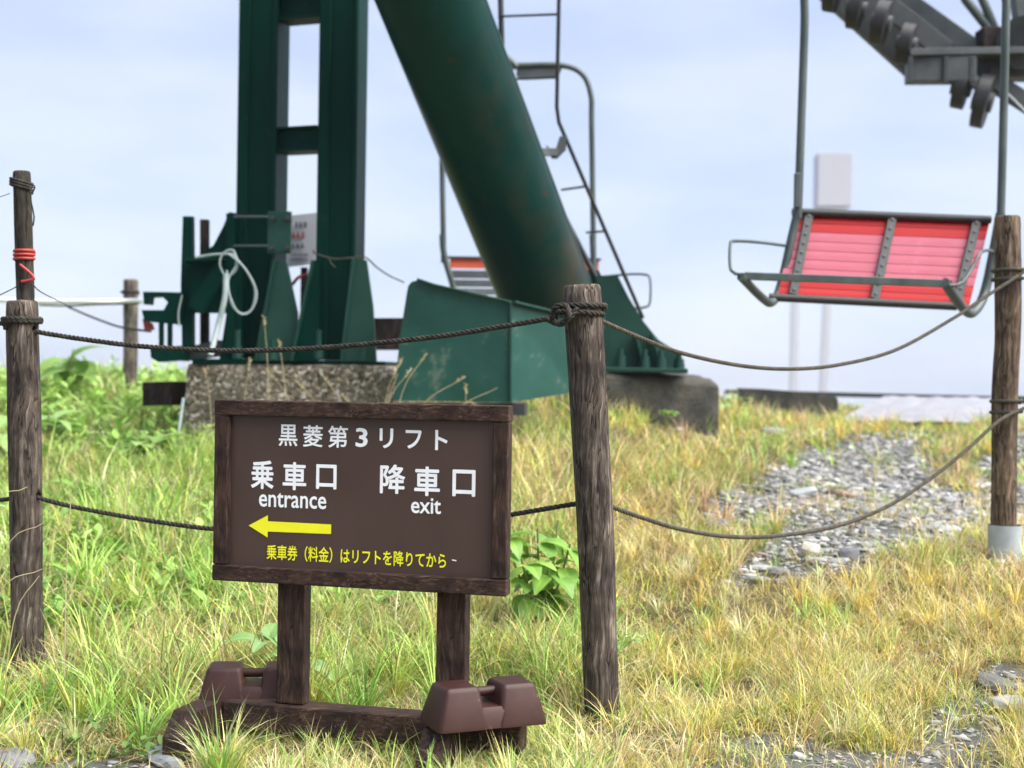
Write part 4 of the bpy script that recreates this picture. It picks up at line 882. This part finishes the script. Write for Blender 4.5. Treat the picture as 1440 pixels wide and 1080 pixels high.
def grass_layer(acc, nclump, per, ymin, ymax, segs, hs=1.0, ws=1.0, spread=.045, keepg=.11):
    x, y = scatter(nclump, ymin, ymax); g = grav_world(x, y); keep = (g < .5) | (rng.random(len(x)) < keepg * (1 + .8 * (y < 5))) 
    # keep clear of solid footings
    z = hz(x, y); px, py = proj(np.stack([x, y, z], -1))
    bare = vnoise(x, y, .33, 71) + .35 * vnoise(x, y, .1, 72)
    keep &= (bare > .40) | (px < 560) & (rng.random(len(x)) < .8)
    keep &= ~((y > 8.5) & (y < 9.9) & (x > -2.0) & (x < -.72)) & ~((y > 9.35) & (y < 10.5) & (x > .6) & (x < 1.42))
    for (qx, qy, ra) in ((.245, 4.3, .10), (-1.66, 4.9, .10), (2.07, 6.0, .12), (-1.0, 3.93, .10), (-.8, 3.88, .10), (-.6, 3.84, .10), (-.42, 3.8, .10), (-.90, 3.72, .13), (-.24, 3.55, .08)):
        keep &= ~(((x - qx) ** 2 + ((y - qy + .08) / 1.7) ** 2 < ra ** 2) & (rng.random(len(x)) < .9))
    keep &= y < 15.2
    keep &= ~((px > 1200) & (y > 11.8) & (y < 14.4))
    x, y, px, py = x[keep], y[keep], px[keep], py[keep]; nC = len(x)
    Wt, H, Wd = zone_params(px, py, x, y)
    # neighbourhood colour bias
    nb = vnoise(x, y, .6, 51)[:, None]; Wt = Wt * np.where(np.arange(9)[None] < 3, .4 + 1.4 * nb, 1.6 - 1.2 * nb)
    pc = Wt / Wt.sum(1, keepdims=True); cum = np.cumsum(pc, 1); pick = (rng.random((nC, 1)) > cum).sum(1).clip(0, 8); base_c = PAL[pick]
    hc = H * rng.uniform(.5, 1.45, nC) * (.5 + 1.0 * vnoise(x, y, .35, 81))
    idx = np.repeat(np.arange(nC), per); n_ = len(idx)
    sp = spread * rng.random(n_) ** .6; aa = rng.uniform(0, 2 * np.pi, n_)
    bx = x[idx] + sp * np.cos(aa); by = y[idx] + sp * np.sin(aa); bz = hz(bx, by) - .008
    az = aa + rng.normal(0, .7, n_)
    h = hc[idx] * rng.uniform(.5, 1.25, n_) * hs; wd = Wd[idx] * rng.uniform(.6, 1.4, n_) * ws
    # second colour pick per blade for mixture
    pick2 = (rng.random((n_, 1)) > cum[idx]).sum(1).clip(0, 8); m2 = rng.random(n_) < .35
    col = np.where(m2[:, None], PAL[pick2], base_c[idx]) * rng.uniform(.35, 1.5, (n_, 1)) * (.7 + .5 * rng.random(nC))[idx][:, None] * (1 + rng.normal(0, .05, (n_, 3)))
    tip = col * .6 + np.array([.60, .53, .28]) * .4 * rng.uniform(.3, 1.4, (n_, 1))
    lean = rng.uniform(.0, .75, n_); curl = rng.gamma(2.4, .62, n_)
    V, q, t, c = blades(n_, np.stack([bx, by, bz], -1), h, wd, lean, curl, az, np.clip(col, .01, .9), np.clip(tip, .01, .9), segs, 'blade', rng.uniform(-.9, .9, n_))
    acc.add(V, q, t, c)
acc = Acc()
grass_layer(acc, 6400, 18, 3.35, 5.2, 5, 1.0, 1.0, .034)
grass_layer(acc, 9000, 11, 5.2, 8.2, 3, 1.0, 1.15, .05)
grass_layer(acc, 9500, 9, 8.2, 15.2, 3, 1.0, 1.6, .07)
# long arching tussocks: broad lime ones on the left, thin straw ones elsewhere
def tussocks(n_, ymin, ymax, cond, hr, wr, cols, per=34, seed=0):
    x, y = scatter(n_, ymin, ymax); px, py = proj(np.stack([x, y, hz(x, y)], -1)); k = cond(px, py) & (grav_world(x, y) < .5) & ~(((x - .245) ** 2 + (y - 4.2) ** 2 < .045)) & ~(((x + 1.66) ** 2 + (y - 4.8) ** 2 < .05)) & ~((x < -.78) & (x > -1.08) & (y < 3.9)) & ~((x < -.3) & (x > -1.15) & (y < 3.95) & (y > 3.72)) & ~((y > 8.3) & (y < 9.9) & (x > -2.0) & (x < -.6)); x, y = x[k], y[k]; nC = len(x)
    idx = np.repeat(np.arange(nC), per); m_ = len(idx); az = rng.uniform(0, 6.28, m_); r_ = .02 * rng.random(m_); C1 = np.array(cols)[rng.integers(0, len(cols), nC)]
    col = C1[idx] * rng.uniform(.4, 1.45, (m_, 1)); tip = col * .7 + np.array([.62, .58, .3]) * .3
    bx, by = x[idx] + r_ * np.cos(az), y[idx] + r_ * np.sin(az)
    V, q, t, c = blades(m_, np.stack([bx, by, hz(bx, by) - .01], -1), rng.uniform(*hr, nC)[idx] * rng.uniform(.6, 1.2, m_), rng.uniform(*wr, m_), rng.uniform(.05, .55, m_), rng.uniform(.3, 1.9, m_), az, col, tip, 6, 'blade', rng.uniform(-.8, .8, m_))
    acc.add(V, q, t, c)
tussocks(520, 4.2, 8.2, lambda a, b: (a < 560), (.18, .34), (.005, .009), [LIME, LIME, GREEN, LIME * .9 + STRAW * .15, OLIVE])
tussocks(200, 3.5, 4.6, lambda a, b: (a < 330) & (b > 900), (.14, .26), (.004, .007), [LIME, STRAW, PALE, OLIVE, GREEN])
tussocks(170, 4.1, 6.2, lambda a, b: (a > 420) & (a < 900), (.18, .32), (.004, .0065), [LIME, OLIVE, STRAW, PALE, GREEN])
tussocks(420, 3.4, 6.5, lambda a, b: (a > 640), (.10, .19), (.0022, .0036), [GOLD, STRAW, OLIVE, PALE, GOLD, LIME], 40)
tussocks(150, 3.45, 3.72, lambda a, b: (a > 250) & (a < 860), (.10, .17), (.002, .0036), [LIME, PALE, GREEN, STRAW], 30)
tussocks(380, 6.5, 12, lambda a, b: (a > 700), (.14, .26), (.004, .006), [OLIVE, STRAW, TAN, GOLD, LIME, PINKT], 26)
acc.build('grass', MGRASS, 'mixed green and straw coloured mountain grass covering the ground', 'grass')
# short thatch and withered litter close to the soil
acc = Acc()
n_ = 42000; x, y = scatter(n_, 3.35, 8.0); g = grav_world(x, y); k = (g < .5) | (rng.random(n_) < .08); x, y = x[k], y[k]; n_ = len(x)
col = PAL[rng.choice([3, 4, 6, 7, 2], n_, p=[.3, .3, .15, .1, .15])] * rng.uniform(.4, 1.0, (n_, 1))
V, q, t, c = blades(n_, np.stack([x, y, hz(x, y) + rng.uniform(0, .03, n_)], -1), rng.uniform(.04, .14, n_), rng.uniform(.002, .005, n_), rng.uniform(1.1, 1.6, n_), rng.normal(0, .3, n_), rng.uniform(0, 6.28, n_), col, col * .9, 2)
acc.add(V, q, t, c); acc.build('thatch', MGRASS, 'withered grass litter lying between the tufts', 'dead grass')
# small broad leaved weeds on the left
acc = Acc()
def weeds(n_, ymin, ymax, cond, hr, szr, cols):
    x, y = scatter(n_, ymin, ymax); px, py = proj(np.stack([x, y, hz(x, y)], -1)); k = cond(px, py) & (grav_world(x, y) < .5) & (vnoise(x, y, .5, 91) > .35)
    k &= ~((y > 8.5) & (y < 9.9) & (x > -2.0) & (x < -.72))
    x, y = x[k], y[k]; nC = len(x); per = 7; idx = np.repeat(np.arange(nC), per); m_ = len(idx)
    hh = rng.uniform(*hr, nC)[idx] * rng.uniform(.2, 1, m_); az = rng.uniform(0, 6.28, m_)
    col = np.array(cols)[rng.integers(0, len(cols), nC)][idx] * rng.uniform(.7, 1.25, (m_, 1))
    V, q, t, c = blades(m_, np.stack([x[idx] + .01 * np.cos(az), y[idx] + .01 * np.sin(az), hz(x, y)[idx] + hh], -1), rng.uniform(*szr, m_), rng.uniform(*szr, m_) * .42, rng.uniform(.6, 1.3, m_), rng.uniform(.1, .8, m_), az, col, col * 1.1, 4, 'leaf')
    acc.add(V, q, t, c)
weeds(1300, 3.6, 5.4, lambda a, b: (a < 560) & (b > 700) & ((b < 900) | (a < 230)), (.02, .10), (.02, .045), [(.10, .20, .05), (.16, .28, .07), (.22, .34, .09)])
weeds(2900, 5.2, 8.4, lambda a, b: (a < 620), (.03, .17), (.04, .09), [(.18, .34, .07), (.28, .46, .10), (.38, .54, .15)])
weeds(2400, 8.2, 12, lambda a, b: (a < 330) , (.04, .20), (.05, .11), [(.28, .48, .09), (.38, .58, .13), (.46, .62, .18)])
acc.build('ground_cover', MGRASS, 'low leafy green weeds growing among the grass on the left', 'weeds')

# large-leaved plants: every leaf its own part
MLEAF = tinted('plant_leaf', .42, .35, 0, .4)
def leaf_mesh(name, L, W, bend, col, fold=.25, heart=False):
    nl, nw = 9, 4; vs = []; cs = []
    for i in range(nl + 1):
        t = i / nl; wv = W / 2 * (math.sin(math.pi * min(1, t * .92 + .06)) ** .75) * (1.15 - .45 * t)
        if heart and t < .12: wv *= .9
        a = bend * t
        for j in range(-nw, nw + 1):
            s_ = j / nw; yy = s_ * wv; zz = abs(s_) * wv * fold + .004 * math.sin(t * 18 + abs(s_) * 2)
            vs.append((L * t * math.cos(a * .6), yy, zz - L * t * math.sin(a * .6)))
            k = 1.25 if j == 0 else (1.0 + .06 * math.sin(t * 26 + abs(s_) * 3)); cs.append([c_ * k for c_ in col])
    w_ = 2 * nw + 1; fs = [(i * w_ + j, i * w_ + j + 1, (i + 1) * w_ + j + 1, (i + 1) * w_ + j) for i in range(nl) for j in range(2 * nw)]
    me = bpy.data.meshes.new(name); me.from_pydata(vs, [], fs); me.polygons.foreach_set('use_smooth', [True] * len(fs))
    a_ = me.color_attributes.new('tint', 'FLOAT_COLOR', 'POINT'); a_.data.foreach_set('color', np.concatenate([np.array(cs), np.ones((len(cs), 1))], 1).astype(np.float32).ravel())
    me.materials.append(MLEAF); return me
MSTEM = surf('plant_stem', (.10, .14, .04), (.16, .16, .06), 20, rough=.6, bump=0)
def plant(name, label, base, stems, cat='plant', group=None, cols=((.22, .40, .07), (.30, .48, .10), (.17, .32, .06))):
    """stems: list of (top point offset, [(t along, azimuth deg, length, width, pitch deg)])"""
    base = Vector(base); root = empty(name, base, label, cat, group)
    lib = [leaf_mesh('leaf', 1, .62, .9, c) for c in cols]
    for off, leaves in stems:
        A = base; B = base + Vector(off); mid = A.lerp(B, .5) + Vector((off[0] * .15, off[1] * .15, .0)) + Vector((0, 0, .03)); pth = spline([A, mid, B], .03)
        m = MB(); m.tube(pth, .0045, 6); m.build('stem', MSTEM, root)
        for (t, azd, L_, pit) in leaves:
            p = pth[int(t * (len(pth) - 1))]; a = R(azd); o = bpy.data.objects.new('leaf', random.choice(lib)); COL.objects.link(o); o.parent = root
            q = p + Vector((math.cos(a), math.sin(a), .4)) * .02; o.location = q - base; o.rotation_euler = (random.uniform(-.3, .3), R(-pit), a); o.scale = (L_, L_ * random.uniform(.85, 1.1), L_)
    return root
def rleaves(n, L0, L1, p0=-20, p1=45, t0=.35):
    return [(random.uniform(t0, 1), random.uniform(0, 360), random.uniform(L0, L1), random.uniform(p0, p1)) for _ in range(n)]
b0 = P(762, 845, 5.3); b0.z = gz(b0.x, 5.3)
plant('broadleaf_plant', 'bright green broad leaved plant just right of the brown sign board', b0,
      [((-.02, 0, .38), rleaves(11, .10, .145)), ((.10, -.05, .33), rleaves(10, .09, .135)), ((-.14, .02, .36), rleaves(10, .09, .135)), ((.06, .1, .40), rleaves(9, .10, .15)), ((.02, -.1, .24), rleaves(9, .10, .15)), ((-.08, -.1, .28), rleaves(8, .10, .15))])
b0 = P(400, 965, 4.6); b0.z = gz(b0.x, 4.6)
plant('broadleaf_plant', 'small plant with a few big light leaves behind the left leg of the sign', b0, [((-.08, 0, .20), rleaves(3, .10, .13, 10, 60, .8)), ((.09, -.02, .15), rleaves(3, .10, .14, -30, 30, .8)), ((0, 0, .17), rleaves(2, .09, .11, 20, 60, .8))], cols=((.26, .42, .16), (.22, .38, .12)))
k = 0
for (px, py, d_, hh, n_, L0, lab) in ((95, 560, 10.4, .48, 7, .32, 'large light green leaf plant on the skyline between the left post and the far post'),
                                (205, 645, 8.0, .2, 11, .24, 'spreading big leaved plant low on the slope left of the pebbly footing'),
                                (75, 640, 8.2, .28, 9, .25, 'big pale leaved plant on the slope right beside the left post'),
                                (8, 650, 8.0, .3, 8, .26, 'bright leaved plant cut by the left picture edge behind the left post'),
                                (130, 700, 7.0, .15, 8, .13, 'leafy plant in the grass right of the left post at rope height'),
                                (935, 585, 9.3, .14, 7, .07, 'small green plant growing against the front of the dark right footing'),
                                (1030, 572, 10.4, .2, 8, .07, 'pale green sprout standing at the right end of the dark footing'),
                                (865, 900, 4.9, .12, 5, .09, 'small leafy tuft at the foot of the post beside the sign')):
    b0 = P(px, py, d_); b0.z = gz(b0.x, d_) - .01
    plant('broadleaf_plant' if L0 > .1 else 'small_plant', lab, b0, [((random.uniform(-.1, .1), random.uniform(-.1, .1), hh * random.uniform(.7, 1.1)), rleaves(max(2, n_ // 2), L0 * .75, L0 * 1.1, 0, 50, .6)) for _ in range(3)], cols=((.30, .48, .13), (.36, .54, .17), (.24, .40, .09)))

# tall seeding stems in front of the footing and hood
def tall_stems(name, label, spots):
    m = MB()
    acc = Acc()
    for (x0, y0, d0, x1, y1, wpx) in spots:
        A = P(x0, y0, d0); A.z = gz(A.x, d0) - .02; B = P(x1, y1, d0); mid = P((x0 * .62 + x1 * .38), y1 + (y0 - y1) * .38, d0)
        pth = spline([A, mid, B], .03); m.tube(pth, [.0028 * (1 - .6 * i / len(pth)) for i in range(len(pth))], 5)
        if wpx:   # seed head
            tail = pth[-max(3, int(.09 / .03)):]
            for k in range(16):
                p = tail[0].lerp(tail[-1], k / 16); q_ = p + Vector((random.uniform(-.014, .014), random.uniform(-.01, .01), random.uniform(.004, .018))); m.tube([p, q_], .0016, 4)
    return m.build(name, MSTRAW, None, label, 'grass stems')
MSTRAW = surf('dry_straw', (.38, .30, .16), (.55, .46, .27), 12, rough=.7, bump=0)
tall_stems('grass_stalks', 'tall dry seeding grass stalks in front of the pebbly footing', [(380, 640, 8.0, 371, 445, 1), (340, 640, 8.1, 352, 505, 1), (470, 640, 8.0, 415, 535, 1), (500, 640, 8.0, 455, 530, 1), (430, 640, 8.1, 375, 520, 1), (300, 640, 8.1, 288, 520, 1), (520, 640, 8.0, 480, 555, 1), (405, 640, 8.0, 392, 478, 1)])
tall_stems('grass_stalks', 'pale dry grass stalks leaning against the left edge of the green hood', [(530, 640, 7.7, 566, 505, 1), (535, 640, 7.7, 560, 525, 0), (528, 640, 7.7, 578, 520, 1), (545, 640, 7.7, 600, 498, 1), (555, 640, 7.7, 655, 530, 1), (600, 640, 7.6, 700, 545, 0), (655, 620, 7.6, 655, 540, 1), (690, 620, 7.6, 660, 565, 1)])
tall_stems('grass_stalks', 'thin bent grass stalks leaning across the left edge post', [(-40, 900, 4.5, 60, 800, 0), (-30, 860, 4.5, 62, 735, 0), (0, 960, 4.5, 55, 810, 0), (-50, 800, 4.6, 38, 685, 0), (90, 930, 4.6, 100, 700, 0)])

# ------------------------------------------------------------------ stones
ico = None
def icoshape():
    import bmesh
    bm = bmesh.new(); bmesh.ops.create_icosphere(bm, subdivisions=1, radius=1); V = np.array([tuple(v.co) for v in bm.verts]); F = np.array([[v.index for v in f.verts] for f in bm.faces]); bm.free(); return V, F
IV, IF = icoshape()
def stones(n_, pts, size, name, label):
    V = np.tile(IV, (n_, 1, 1)) * rng.uniform(.45, 1.35, (n_, len(IV), 1)); ang = rng.uniform(0, 6.28, n_); s_ = size
    V = V * np.stack([s_ * rng.uniform(.7, 1.3, n_), s_ * rng.uniform(.45, .9, n_), s_ * rng.uniform(.16, .45, n_)], -1)[:, None, :]
    # tilt then spin
    tl = rng.normal(0, .28, n_)[:, None]; y_ = V[:, :, 1] * np.cos(tl) - V[:, :, 2] * np.sin(tl); z_ = V[:, :, 1] * np.sin(tl) + V[:, :, 2] * np.cos(tl); c_, s2 = np.cos(ang)[:, None], np.sin(ang)[:, None]
    x_ = V[:, :, 0] * c_ - y_ * s2; y2 = V[:, :, 0] * s2 + y_ * c_
    W_ = np.stack([x_ + pts[:, 0:1], y2 + pts[:, 1:2], z_ + pts[:, 2:3] + (s_ * .12)[:, None]], -1).reshape(-1, 3)
    base = np.array([[.18, .178, .172], [.25, .25, .245], [.33, .325, .315], [.21, .22, .195], [.42, .40, .38], [.30, .24, .21], [.12, .12, .13]])[rng.choice(7, n_, p=[.26, .25, .16, .12, .06, .05, .10])] * rng.uniform(.85, 1.55, (n_, 1))
    C = np.repeat(base, len(IV), 0); F_ = (IF[None] + (np.arange(n_) * len(IV))[:, None, None]).reshape(-1, 3)
    return fastmesh(name, W_, np.zeros((0, 4), int), F_, MSTONE, C, 'stuff', label, 'gravel', smooth=False)
x, y = scatter(90000, 3.35, 12); g = grav_world(x, y); g2 = grav_world(x + rng.normal(0, .2, len(x)), y + rng.normal(0, .4, len(x))); k = (g > .5) | (g2 > .5) & (rng.random(len(x)) < .4); x, y = x[k], y[k]
extra = vnoise(x, y, .3, 99) > .12; x, y = x[extra], y[extra]
print('gravel', len(x)); nS_ = min(len(x), 26000); x, y = x[:nS_], y[:nS_]
size = np.exp(rng.normal(np.log(.013), .5, nS_)).clip(.005, .05) * np.clip(y / 6.5, .5, 1.1); stones(nS_, np.stack([x, y, hz(x, y)], -1), size, 'gravel', 'grey slaty gravel in the path and at the bottom corners')
# single larger stones
def rock(px, py, d_, sx0, sy0, sz0, col, label, group=None):
    import bmesh
    bm = bmesh.new(); bmesh.ops.create_icosphere(bm, subdivisions=2, radius=1); sd = random.random() * 50
    for v in bm.verts:
        n_ = vnoise(np.array([v.co.x * 1.1 + sd]), np.array([v.co.y * 1.1 + v.co.z + sd]), .6, 5)[0]; q = v.co * (.72 + .5 * n_); q.z = min(q.z, .62 + .1 * n_); v.co = Vector((q.x * sx0, q.y * sy0, q.z * sz0))
    me = bpy.data.meshes.new('stone'); bm.to_mesh(me); bm.free(); 
    a_ = me.color_attributes.new('tint', 'FLOAT_COLOR', 'POINT'); c4 = np.ones((len(me.vertices), 4), np.float32); c4[:, :3] = np.array(col) * rng.uniform(.9, 1.1, (len(c4), 1)); a_.data.foreach_set('color', c4.ravel())
    me.materials.append(MSTONE); o = bpy.data.objects.new('stone', me); COL.objects.link(o); p = P(px, py, d_); o.location = (p.x, d_, gz(p.x, d_) + sz0 * .35); o.rotation_euler = (random.uniform(-.2, .2), random.uniform(-.2, .2), random.uniform(0, 3)); tag(o, label, 'stone', group)
def dgr(px, py):
    """distance at which the ground shows at this picture point"""
    ds = np.linspace(3.4, 14, 400); pts = np.array([tuple(P(px, py, q)) for q in ds]); k = np.argmax(pts[:, 2] < hz(pts[:, 0], pts[:, 1])); return float(ds[k])
for (px, py, a_, b_, c_, col, lab) in ((1141, 782, .05, .045, .05, (.55, .52, .47), 'white angular stone in the gravel above the yellow grass'), (1180, 698, .12, .07, .03, (.36, .24, .20), 'flat pinkish brown stone in the middle of the gravel path'),
       (1125, 698, .10, .07, .04, (.40, .42, .42), 'flat pale grey stone left of the pinkish one in the gravel'), (1005, 745, .07, .05, .04, (.16, .16, .16), 'dark stone under the lowest point of the right rope'),
       (1125, 1066, .022, .02, .012, (.42, .42, .42), 'small round pale pebble at the bottom edge'), (1400, 968, .07, .06, .035, (.12, .12, .11), 'dark flat stone at the lower right edge of the grass'),
       (1435, 1000, .10, .07, .035, (.30, .30, .31), 'pale flat stone in the lower right corner'), (235, 1072, .08, .05, .03, (.24, .26, .28), 'bluish grey stone by the left foot of the sign'),
       (20, 1075, .09, .06, .035, (.22, .22, .23), 'grey stone in the lower left corner'), (1190, 790, .06, .05, .05, (.14, .14, .15), 'dark stone right of the white angular one'), (1085, 610, .1, .07, .04, (.3, .3, .3), 'grey stone at the top left of the gravel path')):
    rock(px, py, dgr(px, py), a_, b_, c_, col, lab)
for i in range(46):
    for _ in range(50):
        px, py = random.uniform(980, 1440), random.uniform(640, 830)
        if inpoly(np.array([px]), np.array([py]), GRAV[0])[0]: break
    s_ = random.uniform(.022, .055); v_ = random.uniform(.16, .38); rock(px, py, dgr(px, py), s_ * 1.3, s_, s_ * .45, (v_, v_ * 1.01, v_ * 1.02), 'loose grey slab among the gravel of the path', 'loose slabs in the gravel path')
# ------------------------------------------------------------------ mist
hm = bpy.data.materials.new('mist_air'); hm.use_nodes = True; hn = hm.node_tree; hn.nodes.clear(); ho = hn.nodes.new('ShaderNodeOutputMaterial'); hv = hn.nodes.new('ShaderNodeVolumePrincipled')
hv.inputs['Color'].default_value = (.88, .95, 1, 1); hv.inputs['Density'].default_value = .0006; hv.inputs['Anisotropy'].default_value = .2; hn.links.new(hv.outputs[0], ho.inputs['Volume'])
m = MB(); m.box((0, 140, -22), (700, 500, 90), 0, .01); m.build('haze', hm, None, kind='stuff')
print('done objects', len(bpy.data.objects))
